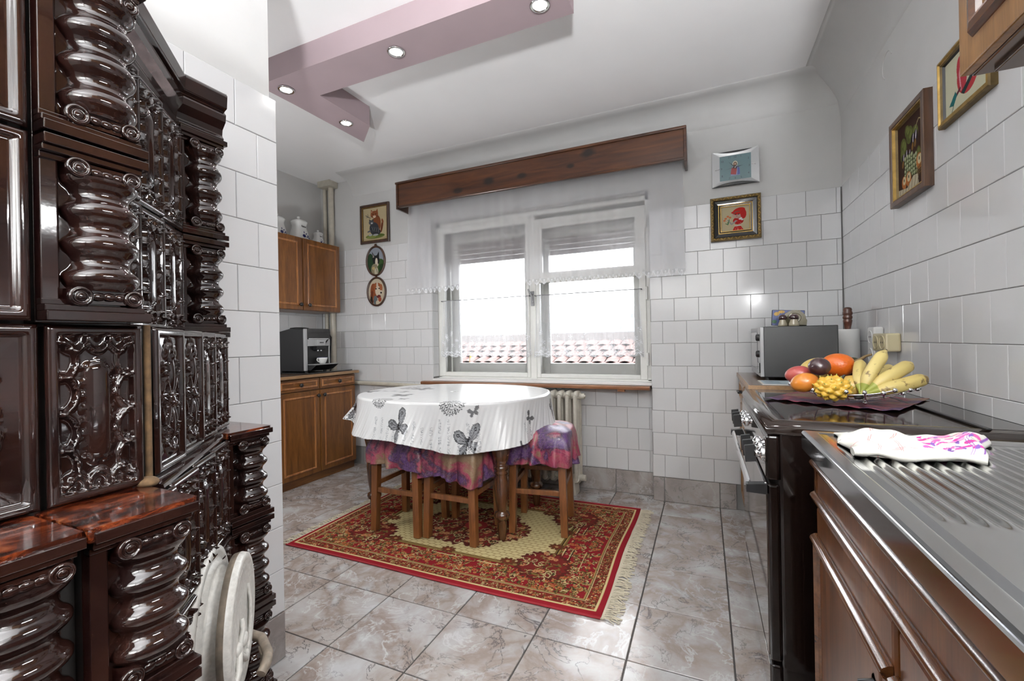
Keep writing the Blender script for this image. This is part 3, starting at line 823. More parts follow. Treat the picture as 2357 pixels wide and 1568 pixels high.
def valance():
    nx, ny = 1100, 26
    x = np.linspace(-2.245, -.112, nx); t = np.linspace(0, 1, ny)
    fold = 0.014*np.sin(x*13+1.6*np.sin(x*4.3))+0.007*np.sin(x*29+2)+0.0030*np.sin(x*63+2*np.sin(x*9))
    side = np.where(x > -.16, (x+.16)*.3, 0) + np.where(x < -2.2, (x+2.2)*.5, 0)
    hemz = 1.50+.006*np.sin(x*3)
    P_ = np.zeros((ny, nx, 3))
    for j in range(ny):
        P_[j, :, 0] = x + side*t[j]*1.2 + .012*t[j]*np.sin(x*17)
        P_[j, :, 1] = 3.035 - fold*(0.25+.75*t[j]) - .008*t[j]
        P_[j, :, 2] = 2.32 + (hemz+.052-2.32)*t[j]
    o = grid('sheer_valance', P_, M['voile'])
    tag(o, 'wide sheer white voile valance with a scalloped lace hem hanging from the pelmet', 'curtain')
    # lace hem
    nx2, ny2 = 2400, 34
    x = np.linspace(-2.245, -.112, nx2)
    fold = 0.014*np.sin(x*13+1.6*np.sin(x*4.3))+0.007*np.sin(x*29+2)+0.0030*np.sin(x*63+2*np.sin(x*9))
    side = np.where(x > -.16, (x+.16)*.3, 0) + np.where(x < -2.2, (x+2.2)*.5, 0)
    hemz = 1.50+.006*np.sin(x*3)
    per = .052; ph = (x/per) % 1.0; tri = np.abs(ph-.5)*2                     # 0 at the point of a scallop
    ph2 = (x/per*2) % 1.0; tri2 = np.abs(ph2-.5)*2
    low = .040*(1-tri)**.9 + .006*(1-tri2)
    s_ = np.linspace(0, 1, ny2)
    Q = np.zeros((ny2, nx2, 3)); A = np.zeros((ny2, nx2))
    top = hemz+.052
    for j in range(ny2):
        d = (.008+low)*s_[j]
        Q[j, :, 0] = x+side*1.2+.012*np.sin(x*17); Q[j, :, 1] = 3.035-fold-.008; Q[j, :, 2] = top-d
        dd = (.008+low)*(1-s_[j])
        edge = (dd < .0035) | ((dd > .007) & (dd < .0095))
        # leaf motif in every point and small leaf between
        u = (ph-.5)*per; v = d-.026
        m1 = (np.abs(u)/.0065)**2+(v/.017)**2
        leaf = (m1 < 1) & ((m1 > .5) | (np.abs(u) < .0012))
        u2 = (((x/per+.5) % 1.0)-.5)*per; v2 = d-.006
        m2 = (np.abs(u2)/.006)**2+(v2/.014)**2; leaf2 = (m2 < 1) & (m2 > .45)
        A[j] = np.where(edge | leaf | leaf2, .93, .30)
    c3 = np.repeat(A[:, :, None], 3, 2)
    grid('lace_hem', Q, M['lace'], o, c3)
    return o
valance()

def cafe(x0, x1, label, seed):
    r_ = np.random.RandomState(seed)
    t = thing('cafe_curtain', label, 'curtain', ((x0+x1)/2, 3.19, 1.445), 0, 'lace cafe curtains on the lower panes')
    nx, ny = 480, 240
    u = np.linspace(0, 1, nx); s_ = np.linspace(0, 1, ny)
    ph = r_.uniform(0, 6, 4)
    H = .475
    Q = np.zeros((ny, nx, 3)); A = np.zeros((ny, nx))
    sc = np.abs(np.sin(u*PI*9+ph[0]))
    for j, s in enumerate(s_):
        spread = 1+.085*s
        fold = .010*np.sin(u*36+ph[1]+.6*np.sin(u*7))+.005*np.sin(u*83+ph[2])+.003*np.sin(u*150)
        Q[j, :, 0] = (x0+x1)/2+(u-.5)*(x1-x0)*spread
        Q[j, :, 1] = 3.185-fold*(.4+.6*s)
        Q[j, :, 2] = 1.445-s*(H-.018+.018*sc)
    U, V = np.meshgrid(u*(x1-x0)*1.25, s_*H)
    A[:] = .10
    # gathered stripes near the top
    A += .12*(np.sin(U*420) > .3)*(V < .03)
    # floral lace growing denser downwards
    for k in range(46):
        cx_, cy_ = r_.uniform(0, (x1-x0)*1.25), H-r_.beta(1.1, 2.2)*.30-.02
        rr = r_.uniform(.010, .024); d = np.hypot(U-cx_, V-cy_); an = np.arctan2(V-cy_, U-cx_)
        pet = rr*(.72+.28*np.cos(an*r_.randint(4, 7)+r_.uniform(0, 6)))
        A = np.where((d < pet) & (d > pet*.72), .9, A); A = np.where(d < rr*.25, .85, A); A = np.where((d < pet*.72), np.maximum(A, .42), A)
    net = ((np.sin(U*700)*np.sin(V*700)) > .1) & (V > H*.45)
    A = np.where(net, np.maximum(A, .30+.35*(V/H)), A)
    dd = (1-s_)[:, None]*H
    for c0 in (.004, .016, .030):
        wv = .006*np.sin(U*115+c0*300)
        A = np.where(np.abs(dd+wv-c0-.006) < .0022, .95, A)
    A = np.maximum(A, np.where((U < .004) | (U > (x1-x0)*1.25-.004), .8, 0))
    o = grid('net', Q, M['lace'], t, np.repeat(A[:, :, None], 3, 2))
    MB().cyl((x0-.012, 3.187, 1.447), (x1+.012, 3.187, 1.449), .0035, 8).build('rod', M['grey_plastic'], t)
    MB().cyl((x0-.018, 3.187, 1.447), (x0-.018, 3.215, 1.447), .004).build('bracket', M['ink'], t); MB().cyl((x1+.018, 3.187, 1.449), (x1+.018, 3.215, 1.449), .004).build('bracket', M['ink'], t)
    return t
cafe(-2.025, -1.262, 'short white lace curtain on a thin rod across the left window sash', 3)
cafe(-1.178, -.421, 'short white lace curtain on a thin rod across the right window sash', 5)

# ------------------------------------------------------------------ heating
rd_ = thing('radiator', 'cream cast-iron column radiator under the window sill', 'radiator', (-1.15, 3.06, .05))
nsec = 12
def section():
    m = MB()
    zb_, zt_ = .085, .728
    for k in range(3):                       # three columns per section, front to back
        y = -.058+k*.058
        prof = [(zb_+.02, .014, .016), (zb_+.10, .016, .019), (zb_+.30, .015, .018), (zt_-.12, .016, .019), (zt_-.02, .014, .016)]
        R = []
        for (z, rx, ry) in prof:
            R.append([(rx*math.cos(a)*.95, y+ry*math.sin(a), z) for a in np.linspace(0, 2*PI, 13)[:-1]])
        m.rings(R)
    for z in (zb_+.03, zt_-.03):
        m.tube([(0, -.062, z), (0, -.03, z+(.018 if z > .4 else -.018)), (0, .03, z+(.018 if z > .4 else -.018)), (0, .062, z)], .021, 10)
        m.cyl((-.03, 0, z), (.03, 0, z), .024, 12)
    return m
sm_ = None
for k in range(nsec):
    if sm_ is None:
        o = section().build('section', M['radiator'], rd_); sm_ = o.data; o.location.x = -.845+0; o.location.y = 3.075
    else:
        o = link('section', sm_, rd_, loc=(-.845-.058*k, 3.075, 0))
m = MB(); m.cyl((-.815, 3.075, .698), (-.79, 3.075, .698), .02); m.tube([(-.80, 3.075, .698), (-.785, 3.06, .70)], .009); m.ell((-.785, 3.055, .702), .009, .009, .009)
m.build('valve', M['radiator'], rd_)
MB().cyl((-.815, 3.075, .115), (-.79, 3.075, .115), .022).build('plug', M['radiator'], rd_)
for x in (-.87, -1.37):
    MB().prism([(x-.02, 0), (x+.02, 0), (x+.012, .1), (x-.012, .1)], 3.02, 3.12, 'xz').build('foot', M['radiator'], rd_)
hp = MB()
hp.tube([(-3.178, 3.10, .1), (-3.178, 3.10, 2.56)], .0255, 16)
hp.tube([(-3.178, 3.10, .752), (-2.8, 3.105, .745), (-1.6, 3.10, .718), (-1.53, 3.07, .70)], .0175, 14)
tag(hp.build('heating_pipe', M['pipe']), 'thick cream-painted heating pipe rising in the corner with a branch along the wall', 'pipe')
hp2 = MB(); hp2.tube([(-3.262, 3.108, .1), (-3.262, 3.108, 2.575)], .0175, 16)
tag(hp2.build('heating_pipe', M['pipe']), 'thinner cream-painted riser pipe tight in the corner beside the thick one', 'pipe')
c_ = MB(); c_.prism([(-3.27, 2.555), (-3.12, 2.555), (-3.12, 2.61), (-3.27, 2.61)], 3.03, 3.128, 'xz'); struct(c_.build('trim_2', M['pipe'], bevel=.004), 'cream casing where the two pipes enter the ceiling')
# ------------------------------------------------------------------ tiled stove
stove = thing('tiled_stove', 'tall dark brown glazed tiled stove with twisted corner columns against the left wall', 'stove', (-1.0, .3, 0))
Z0, Z1, Z2, Z3 = .893, 1.137, 1.378, 1.632
def relief_mesh(name, wd, ht, kind, nx=56, ny=110):
    """stove tile with moulded relief, in the xz plane, front towards -y, origin at the bottom centre"""
    x = np.linspace(-wd/2, wd/2, nx); z = np.linspace(0, ht, ny)
    U, V = np.meshgrid(x/(wd/2), z/ht*2-1)                 # -1..1
    A = U*wd/2; B = V*ht/2
    H = np.zeros(U.shape)
    ex = np.minimum(wd/2-np.abs(A), ht/2-np.abs(B))          # distance from edge
    H += .006*np.clip(ex/.004, 0, 1)**.5                    # rounded outer edge
    inn = np.clip((ex-.011)/.004, 0, 1); H -= .007*inn*(1-np.clip((ex-.016)/.03, 0, 1)*.3)
    iw, ih = wd/2-.015, ht/2-.015
    if kind == 'oval':
        a, b = iw*.40, ih*.66
        # elongated boss with a beaded rim
        yy = np.maximum(np.abs(B)-(b-a), 0); d = np.hypot(A, yy)
        boss = np.clip(1-(d/a)**2, 0, 1)
        H += .006*np.sqrt(boss)
        ang = np.where(np.abs(B) < b-a, B/.0042, np.arctan2(yy*np.sign(B), A)*a/.0042)
        rim = np.exp(-((d-a*1.12)/.0022)**2); H += .0030*rim*(.55+.45*np.sin(ang*1.5))
        # scallops set round the field, hollow side inwards
        ins = (ex > .015)
        for sy in (-.68, -.25, .25, .68):
            for sx in (-1, 1):
                dx = (np.abs(A-sx*iw)); dy = (B-sy*ih)
                d2 = np.hypot(dx/(iw*.42), dy/(ih*.235))
                H += ins*(.0075*np.exp(-((d2-1)/.13)**2) - .004*(d2 < .9))
        for sx in (-.66, 0, .66):
            for sy in (-1, 1):
                d2 = np.hypot((A-sx*iw)/(iw*.33), (B-sy*ih)/(ih*.20))
                H += ins*(.0075*np.exp(-((d2-1)/.15)**2)+.004*np.exp(-(d2/.3)**2))
    elif kind == 'flora':
        ins = (ex > .015)
        def blob(cx, cy, rx, ry, rot, h):
            nonlocal H
            co, si = math.cos(rot), math.sin(rot)
            u = ((A-cx*iw)*co+(B-cy*ih)*si)/rx; v = (-(A-cx*iw)*si+(B-cy*ih)*co)/ry
            q_ = np.clip(1-u*u-v*v, 0, 1); H += ins*h*np.sqrt(q_)
        def curl(cx, cy, r, s, h=.006):
            nonlocal H
            dx, dy = A-cx*iw, B-cy*ih; d = np.hypot(dx, dy); an = np.arctan2(dy*s, dx*s)
            sp = np.abs(((d/r*2.0 - an/(2*PI)) % 1.0)-.5)
            H += ins*h*np.exp(-(sp/.17)**2)*(d < r)
        for s in (-1, 1):
            curl(s*.52, .50, .014, s); curl(s*.50, -.05, .015, -s); curl(s*.50, -.55, .014, s)
            blob(s*.36, .24, .005, .026, -s*.5, .006); blob(s*.30, -.30, .0055, .030, s*.35, .006)
            blob(s*.62, .22, .004, .018, s*.25, .005); blob(s*.65, -.28, .004, .020, -s*.25, .005)
            blob(s*.28, .76, .006, .016, s*.5, .006); blob(s*.30, -.80, .006, .014, -s*.6, .006)
        blob(0, .82, .006, .020, 0, .008); blob(0, .38, .0065, .036, 0, .008); blob(0, -.05, .008, .012, 0, .009)
        blob(0, -.42, .007, .030, 0, .008); blob(0, -.83, .010, .015, 0, .008)
    else:
        H -= .004*np.clip((ex-.02)/.01, 0, 1)
        H += .003*np.exp(-((np.hypot(A/iw, B/ih)-.55)/.1)**2)
    H = H.copy(); H[0, :] = H[-1, :] = 0; H[:, 0] = H[:, -1] = 0
    Pm = np.stack([A, -H, B+ht/2], -1)
    # skirt: fold the border back so that the tile has thickness
    me_o = grid(name, Pm, M['glaze']); me = me_o.data
    bpy.data.objects.remove(me_o)
    return me
RM = {}
def stile(kind, wd, ht, loc, rz, name='stove_tile', mat=None):
    k = (kind, round(wd, 3), round(ht, 3), mat)
    if k not in RM:
        RM[k] = relief_mesh('stove_tile', wd-.004, ht-.004, kind)
        if mat: RM[k].materials.clear(); RM[k].materials.append(M[mat])
    o = link(name, RM[k], stove, loc=(loc[0], loc[1], loc[2]+.002), rot=(0, 0, rz))
    return o
def column_tile(ht, wd=.115, far=1):
    """corner tile: flat strip, recess, and a stout column with twisted rings between two ledges.
    local: u = x (0..wd, free corner at x=wd), front towards -y, z up"""
    m = MB()
    # backing, strip and recess
    m.box(0, wd-.012, .004, .05, 0, ht)
    m.prism([(0, .004), (.003, -.006), (.019, -.008), (.024, .002), (.024, .006)], .004, ht-.004, 'xy')
    # ledges top and bottom with stepped moulding
    for z0, s in ((.002, 1), (ht-.002, -1)):
        def q(a): return z0+s*a
        for (a, b, d) in ((0, .013, -.026), (.013, .021, -.020), (.021, .029, -.011)):
            za, zb_ = sorted((q(a), q(b)))
            m.box(.001, wd-(.0 if a == 0 else .006), d, .05, za, zb_)
    cx, cy = wd*.595, .006
    n = 28; R = []
    zs = np.linspace(.044, ht-.044, 54); turns = 3.4
    for z in zs:
        t = (z-zs[0])/(zs[-1]-zs[0]); ring = []
        for k in range(n):
            a = 2*PI*k/n
            tw = math.sin(2*PI*(t*turns)+.5*math.sin(a)-.6)
            r = .0375+.0058*abs(tw)**.8*(1 if tw > 0 else -1.0)
            ring.append((cx+r*math.cos(a)*1.02, cy+r*math.sin(a)*.9, z))
        R.append(ring)
    m.rings(R)
    # capital and base blocks with volutes
    for zc, s in ((.036, 1), (ht-.036, -1)):
        m.prism([(.026, .01), (.030, -.013), (wd-.010, -.020), (wd-.004, .01)], zc-.010, zc+.010, 'xy')
        for u, rr in ((.036, .0135), (wd-.020, .0120)):
            m.lathe([(rr, 0), (rr, -.004), (rr*.75, -.006), (rr*.62, -.003), (rr*.42, -.003), (rr*.36, -.0055), (.0005, -.006)], (u, -.0185, zc-s*.001), 'y', 20, caps=False)
        for u in (.056, .068, .080):
            m.ell((u, -.018, zc), .0085, .0035, .006, 10, 6)
    return m
CT = {}
def ctile(ht, loc, rz, flip=False, name='column_tile'):
    k = (round(ht, 3),)
    if k not in CT:
        o = column_tile(ht).build('column_tile', M['glaze'], None, bevel=.0025, seg=2); CT[k] = o
        o.parent = stove; o.matrix_parent_inverse = worldm(stove).inverted()
        o.location = loc; o.rotation_euler = (0, 0, rz); return o
    o = CT[k].copy(); C.objects.link(o); o.location = loc; o.rotation_euler = (0, 0, rz); return o
RX = PI/2      # tiles on faces that look towards +x : local x -> +y , local -y -> +x
# near block faces: upper X=-.75, middle X=-.78, base X=-.65, free corner at Y=.386
for z0, z1 in ((Z1, Z2), (Z2, Z3)):
    ctile(z1-z0, (-.777, .270, z0), RX)
    stile('flora', .175, z1-z0, (-.772, .178, z0), RX)
    stile('oval', .175, z1-z0, (-.772, .000, z0), RX)
stile('oval', .112, Z1-Z0, (-.786, .334, Z0), RX)
stile('flora', .172, Z1-Z0, (-.786, .190, Z0), RX)
stile('flora', .172, Z1-Z0, (-.786, .014, Z0), RX)
zs = [Z0-.004-.232*k for k in range(5)]
for k in range(3):
    z1, z0 = zs[k], zs[k+1]
    ctile(.232, (-.677, .272, z0), RX)
    if k == 0:
        pass
    ctile(.232, (-.677, .150, z0), RX)
    stile('oval', .112, .232, (-.677, .090, z0), RX)
ctile(.165, (-.677, .272, .03), RX); ctile(.165, (-.677, .150, .03), RX)
# diagonal faces (45 degrees), local x runs back and to the left, so tiles face +x+y
RD = RX+PI/4-.065
def dpt(s, c, off=0.0):   # s metres along the diagonal from the near corner of the line X+Y=c
    x0, y0 = (c-.386-0)/1, .386
    return (x0-s*.7071+off*.7071, y0+s*.7071+off*.7071)
for k in range(4):
    x, y = dpt(.045+.12*k+.06, -.392, -.004*(k > 1))
    stile('flora' if k < 2 else 'oval', .118, Z1-Z0, (x, y, Z0), RD)
for z0, z1 in ((Z1, Z2), (Z2, Z3)):
    for k in range(4):
        d = .006+.12*k+.06
        x, y = -1.155+d*.7071, .655-d*.7071
        stile('oval', .118, z1-z0, (x, y, z0), RD)
for r in range(4):
    z1 = Z0-.012-.228*r; z0 = z1-.226
    if z0 < 0: z0 = 0.0
    for k in range(5):
        d = .006+.12*k+.06
        x, y = -1.055+d*.7071, .690-d*.7071
        if k > 3: continue
        stile('oval', .118, z1-z0, (x, y, z0), RD, mat=None)
# far pilasters
for z0, z1 in ((Z1, Z2), (Z2, Z3+.012)):
    ctile(z1-z0, (-1.175, .655, z0), RX)
zz = [Z0-.010, .660, .432, .204]
for k in range(3):
    ctile(.228, (-1.076, .697, zz[k+1]), RX)
ctile(.204, (-1.076, .697, .0), RX)
# plinth under everything and the dark core the tiles are bedded on
core = MB()
core.prism([(XP+.002, -.25), (-.700, -.25), (-.700, .375), (-.785, .375), (-1.076, .665), (-1.096, .80), (XP+.002, .80)], .0, Z0-.012, 'xy')
core.prism([(XP+.002, -.25), (-.805, -.25), (-.805, .382), (-1.160, .738), (-1.160, .748), (XP+.002, .748)], Z0-.012, Z1-.004, 'xy')
core.prism([(XP+.002, -.25), (-.800, -.25), (-.800, .255), (-.84, .31), (-1.178, .650), (-1.195, .755), (XP+.002, .755)], Z1-.004, 1.70, 'xy')
core.build('core', M['joint_dark'], stove)
# mortar seam between near face and diagonal
sm = MB(); sm.tube([(-.792, .398, Z0), (-.790, .397, 1.0), (-.792, .398, Z1)], .0050, 8); sm.ell((-.785, .392, Z0+.004), .018, .014, .008); sm.build('mortar_seam', M['kiln_joint'], stove)
# ledge slabs with a rounded nose
def ledge(name, poly, z0, z1, mat=('glaze_red',)):
    m = MB(); m.prism(poly, z0, z1, 'xy'); return m.build(name, [M[a] for a in mat], stove, bevel=.006, seg=3)
ledge('ledge_slab', [(-.79, .268), (-.79, .388), (-.655, .388), (-.655, .268)], Z0-.016, Z0+.000)
ledge('ledge_slab', [(-.79, .05), (-.79, .264), (-.655, .264), (-.655, .05)], Z0-.016, Z0+.000)
ledge('ledge_slab', [(XP+.003, .695), (-1.10, .695), (-1.056, .695), (-1.056, .812), (XP+.003, .812)], Z0-.016, Z0-.002)
ledge('ledge_slab', [(-1.15, .650), (-1.14, .640), (-1.135, .762), (XP+.003, .762), (XP+.003, .650)], Z1-.012, Z1+.001, ('glaze',))
# light-catching sloping lip under the diagonal band
lip = MB()
a0 = dpt(.02, -.392); a1 = dpt(.52, -.392)
lp = []
for (x, y) in (a0, a1):
    o = .7071
    lp.append([(x-.004*o, y-.004*o, Z0+.002), (x+.016*o, y+.016*o, Z0-.006), (x+.018*o, y+.018*o, Z0-.014), (x-.01*o, y-.01*o, Z0-.014)])
lip.rings(lp, True, True, False); lip.build('lip', M['glaze'], stove, bevel=.003)
# cornice: stepped profile swept along near face, diagonal and far pilaster
prof = [(.0, 1.632), (.012, 1.634), (.015, 1.652), (.009, 1.660), (.011, 1.676), (.024, 1.694), (.026, 1.712), (.018, 1.722), (.030, 1.728), (.033, 1.760), (.028, 1.768), (-.10, 1.768)]
def cornice(name, p0, p1, n, e0=(0, 0), e1=(0, 0)):
    """p0->p1 base line, n outward normal; e0,e1 extra shift of the ends per unit of projection (mitre)"""
    m = MB(); R = []
    for p, e in ((p0, e0), (p1, e1)):
        R.append([(p[0]+n[0]*o+e[0]*o, p[1]+n[1]*o+e[1]*o, z) for o, z in prof])
    k = len(prof)
    vs = R[0]+R[1]
    m.add(vs, [(i, i+1, i+1+k, i+k) for i in range(k-1)], False)
    m.add(R[0], [tuple(range(k))[::-1]]); m.add(R[1], [tuple(range(k))])
    return m.build(name, M['glaze'], stove, bevel=.003, seg=3)
tn = math.tan(PI/8)
cornice('cornice_tile', (-.775, -.25), (-.775, .386), (1, 0))
cornice('cornice_tile', (-.953, .430), (-1.176, .653), (.7071, .7071), (-.0, .0), (.7071*tn, -.7071*tn))
cornice('cornice_tile', (-1.176, .653), (-1.176, .768), (1, 0), (0, tn), (0, 0))
MB().prism([(XP+.003, -.25), (-.76, -.25), (-.76, .38), (-.95, .43), (-1.16, .66), (-1.16, .765), (XP+.003, .765)], 1.70, 1.766, 'xy').build('stove_top', M['glaze'], stove)
# round cast fire door on the diagonal: outer plate, lid with an embossed picture, latch
dc = Vector((-.935, .565, .535)); nrm = Vector((.7071, .7071, 0)); tan = Vector((-.7071, .7071, 0))
xf = Matrix(((tan.x, nrm.x, 0, dc.x), (tan.y, nrm.y, 0, dc.y), (0, 0, 1, dc.z), (0, 0, 0, 1)))   # local x=tangent, y=outward
def disc(r, y0, prof2, matl, name, parent, n=56, mats=None):
    m = MB(xf)
    m.lathe([(rr, yy) for rr, yy in prof2], (0, 0, 0), 'y', n, caps=False)
    return m.build(name, matl, parent)
disc(0, 0, [(.150, -.03), (.152, .004)], M['enamel_edge'], 'plate_rim', stove)
d1 = disc(0, 0, [(.152, .004), (.150, .012), (.136, .015), (.131, .010), (.122, .012), (.117, .020), (.112, .018), (.106, .024), (.102, .040)], M['enamel'], 'fire_door_plate', stove)
d2 = disc(0, 0, [(.102, .040), (.128, .044), (.130, .056)], M['enamel_edge'], 'fire_door_edge', stove)
d3 = disc(0, 0, [(.130, .056), (.127, .066), (.113, .068), (.106, .063), (.102, .067), (.097, .064), (.05, .064), (.001, .064)], M['enamel'], 'fire_door_lid', stove)
em = MB(xf)
em.ell((-.045, .064, -.035), .018, .008, .014, 12, 8); em.tube([(-.045, .066, -.035), (-.075, .070, -.060), (-.088, .066, -.075)], .006, 8); em.tube([(-.045, .066, -.03), (-.03, .07, -.005), (-.022, .066, .012)], .005, 8)
em.tube([(-.04, .066, -.05), (-.01, .07, -.078), (.02, .066, -.082)], .006, 8); em.ell((.012, .065, -.05), .02, .006, .012, 12, 8)
for k in range(5):
    em.tube([(.03+k*.006, .065, -.09+.004*k), (.05, .070, -.055+k*.016), (.072-.004*k, .065, -.035+k*.02)], .0035, 6)
em.build('embossed_relief', M['enamel'], d3)
la = MB(xf); la.tube([(.115, .03, -.085), (.085, .085, -.098), (.03, .105, -.102), (-.01, .108, -.096), (-.03, .10, -.105)], .010, 10); la.tube([(.06, .09, -.10), (.055, .095, -.125), (.04, .095, -.14)], .009, 10); la.lathe([(.017, .0), (.017, .02), (.010, .028)], (.10, .03, -.09), 'y', 16)
la.build('latch', M['enamel_edge'], stove)
fl_ = MB(xf); fl_.ell((-.118, -.002, .055), .012, .010, .022, 10, 8); fl_.build('mortar_lump', M['kiln_joint'], stove)

# ------------------------------------------------------------------ kitchen cabinets on the left wall (fronts face +x)
def xfront(x, y):   # local x -> +y, local -y -> +x
    return Matrix(((0, -1, 0, x), (1, 0, 0, y), (0, 0, 1, 0), (0, 0, 0, 1)))
BEAD = [(-.009, 0), (-.007, .004), (-.001, .0065), (.006, .0045), (.009, 0)]
def front(name, x, y0, y1, z0, z1, parent, inset, woodm='cab_wood', beadm='cab_bead', th=.018, bead=BEAD):
    m = MB(xfront(x, 0)); m.box(y0, y1, -.0, th, z0, z1)
    d = m.build(name, M[woodm], parent, bevel=.003)
    b = MB(xfront(x, 0)); b.bead((y0+inset, y1-inset, z0+inset*.9, z1-inset*.9), bead); b.build('bead', M[beadm], d)
    return d
def knob(x, y, z, parent, r=.0155):
    MB().lathe([(.006, 0), (.006, .010), (r*.8, .013), (r, .019), (r*.9, .026), (r*.45, .030), (.001, .031)], (x, y, z), 'x', 20).build('knob', M['black_wood'], parent)
bc = thing('base_cabinet', 'low brown wooden base cabinet with two drawers over two doors', 'cabinet', (-3.1, 2.65, 0))
m = MB(); m.box(-3.335, -2.89, 1.87, 3.05, .062, .838); m.build('body', M['cab_wood'], bc, bevel=.002)
MB().box(-3.33, -2.905, 1.87, 3.05, 0, .062).build('plinth', M['cab_wood_h'], bc)
for (y0, y1, kd) in ((2.268, 2.646, 1), (2.654, 3.042, 0)):
    d = front('drawer', -2.872, y0, y1, .742, .832, bc, .026, 'cab_wood_h'); knob(-2.872, (y0+y1)/2+(.0 if kd else .0), .787, d)
    d = front('door', -2.872, y0, y1, .072, .732, bc, .048); knob(-2.872, y1-.024 if kd else y0+.03, .690, d)
d = front('door', -2.872, 1.88, 2.26, .072, .732, bc, .048); d2_ = front('drawer', -2.872, 1.88, 2.26, .742, .832, bc, .026, 'cab_wood_h')
wt = MB(); wt.box(-3.337, -2.850, 1.87, 3.066, .840, .866)
ww = wt.build('worktop', [M['worktop']], None, bevel=.003); tag(ww, 'brown worktop with a light edge strip on the base cabinet under the coffee machine', 'worktop')
MB().box(-2.851, -2.848, 1.87, 3.068, .842, .864).build('edge_strip', M['worktop_edge'], ww); MB().box(-3.33, -2.85, 3.067, 3.070, .842, .864).build('edge_strip', M['worktop_edge'], ww)
uc = thing('wall_cabinet', 'brown wooden wall cabinet with two beaded doors beside the corner pipes', 'cabinet', (-3.17, 2.64, 1.38))
MB().box(-3.337, -3.04, 1.83, 3.045, 1.385, 1.985).build('body', M['cab_wood'], uc, bevel=.002)
for (y0, y1, kd) in ((2.238, 2.632, 1), (2.640, 3.036, 0)):
    d = front('door', -3.022, y0, y1, 1.388, 1.982, uc, .050); knob(-3.022, y1-.032 if kd else y0+.045, 1.43, d)
d = front('door', -3.022, 1.84, 2.23, 1.388, 1.982, uc, .050)

# ------------------------------------------------------------------ right side: oak cabinet, cooker, sink unit, wall cupboard
def xback(x, y):   # front faces -x: local x -> -y, local -y -> -x
    return Matrix(((0, 1, 0, x), (-1, 0, 0, y), (0, 0, 1, 0), (0, 0, 0, 1)))
def frontL(name, x, y0, y1, z0, z1, parent, inset, woodm, beadm, th=.018, bead=BEAD, insz=None):
    m = MB(xback(x, 0)); m.box(-y1, -y0, 0, th, z0, z1)
    d = m.build(name, M[woodm], parent, bevel=.003)
    iz = inset if insz is None else insz
    b = MB(xback(x, 0)); b.bead((-y1+inset, -y0-inset, z0+iz, z1-iz), bead); b.build('bead', M[beadm], d)
    return d
oc = thing('oak_cabinet', 'honey-coloured oak cabinet in the far corner under the microwave', 'cabinet', (.47, 2.7, 0))
MB().box(.215, .74, 2.33, 3.12, .08, .850).build('body', M['honey_wood'], oc, bevel=.002)
MB().box(.25, .74, 2.33, 3.12, .0, .08).build('plinth', M['honey_wood'], oc)
for (y0, y1) in ((2.34, 2.72), (2.73, 3.11)):
    d = frontL('drawer', .197, y0, y1, .70, .845, oc, .030, 'honey_wood', 'honey_wood'); MB().cyl((.197, (y0+y1)/2-.04, .775), (.175, (y0+y1)/2-.04, .775), .005).cyl((.175, (y0+y1)/2-.05, .775), (.175, (y0+y1)/2+.05, .775), .006).cyl((.197, (y0+y1)/2+.04, .775), (.175, (y0+y1)/2+.04, .775), .005).build('handle', M['black_satin'], d)
    frontL('door', .197, y0, y1, .09, .69, oc, .05, 'honey_wood', 'honey_wood')
ot = MB().box(.185, .742, 2.315, 3.125, .852, .876).build('worktop', M['worktop'], None, bevel=.003)
tag(ot, 'dark brown worktop with a pale wooden edge on the corner cabinet under the microwave', 'worktop')
MB().box(.181, .185, 2.315, 3.125, .853, .875).build('edge_strip', M['worktop_edge'], ot); MB().box(.181, .742, 2.311, 2.315, .853, .875).build('edge_strip', M['worktop_edge'], ot)

ck = thing('cooker', 'wide brown-black enamelled cooker with a chrome oven handle and lever knobs', 'cooker', (.45, 1.86, 0))
CY0, CY1 = 1.435, 2.300
b = MB(); b.box(.185, .735, CY0+.004, CY1-.004, .02, .845); b.build('body', M['brown_enamel'], ck, bevel=.010, seg=3)
b = MB(); b.box(.155, .188, CY0, CY1, .692, .822); b.build('control_panel', M['brown_enamel'], ck, bevel=.008, seg=3)
b = MB(); b.box(.153, .156, CY0+.012, CY1-.012, .700, .808); cp = b.build('panel_trim', M['oven_glass'], ck, bevel=.001)
# glossy hob cover with a rounded rolled rim
cm = MB()
R = []
for (ins, z) in ((0.0, .824), (-.004, .836), (0, .848), (.010, .858), (.024, .8625), (.045, .8610), (.052, .8600)):
    R.append([(.158+ins, CY0+ins, z), (.742, CY0+ins, z), (.742, CY1-ins, z), (.158+ins, CY1-ins, z)])
cm.rings(R, True, False, True); cm.add(R[-1], [(0, 1, 2, 3)]); cm.add(R[0], [(0, 3, 2, 1)])
top = cm.build('hob_cover', M['brown_top'], ck)
hg = MB(); hg.box(.640, .735, CY0+.03, CY1-.02, .861, .8635); hg.build('back_strip', M['brown_top'], ck, bevel=.001); 
hg = MB(); hg.box(.628, .640, CY0+.02, CY1-.02, .8615, .866); hg.build('hinge_rail', M['black_satin'], ck, bevel=.001)
bt = MB(); bt.cyl((.742, 1.425, .845), (.70, 1.425, .845), .012, 16); bt.build('hinge_button', M['cream_plastic'], ck)
b = MB(); b.box(.157, .188, CY0+.006, CY1-.006, .175, .680); od = b.build('oven_door', M['brown_enamel'], ck, bevel=.008, seg=3)
b = MB(); b.box(.154, .158, CY0+.018, CY1-.018, .185, .672); b.build('door_glass', M['oven_glass'], od, bevel=.001)
b = MB(); b.box(.159, .188, CY0+.006, CY1-.006, .03, .165); dr = b.build('storage_drawer', M['brown_enamel'], ck, bevel=.008, seg=3)
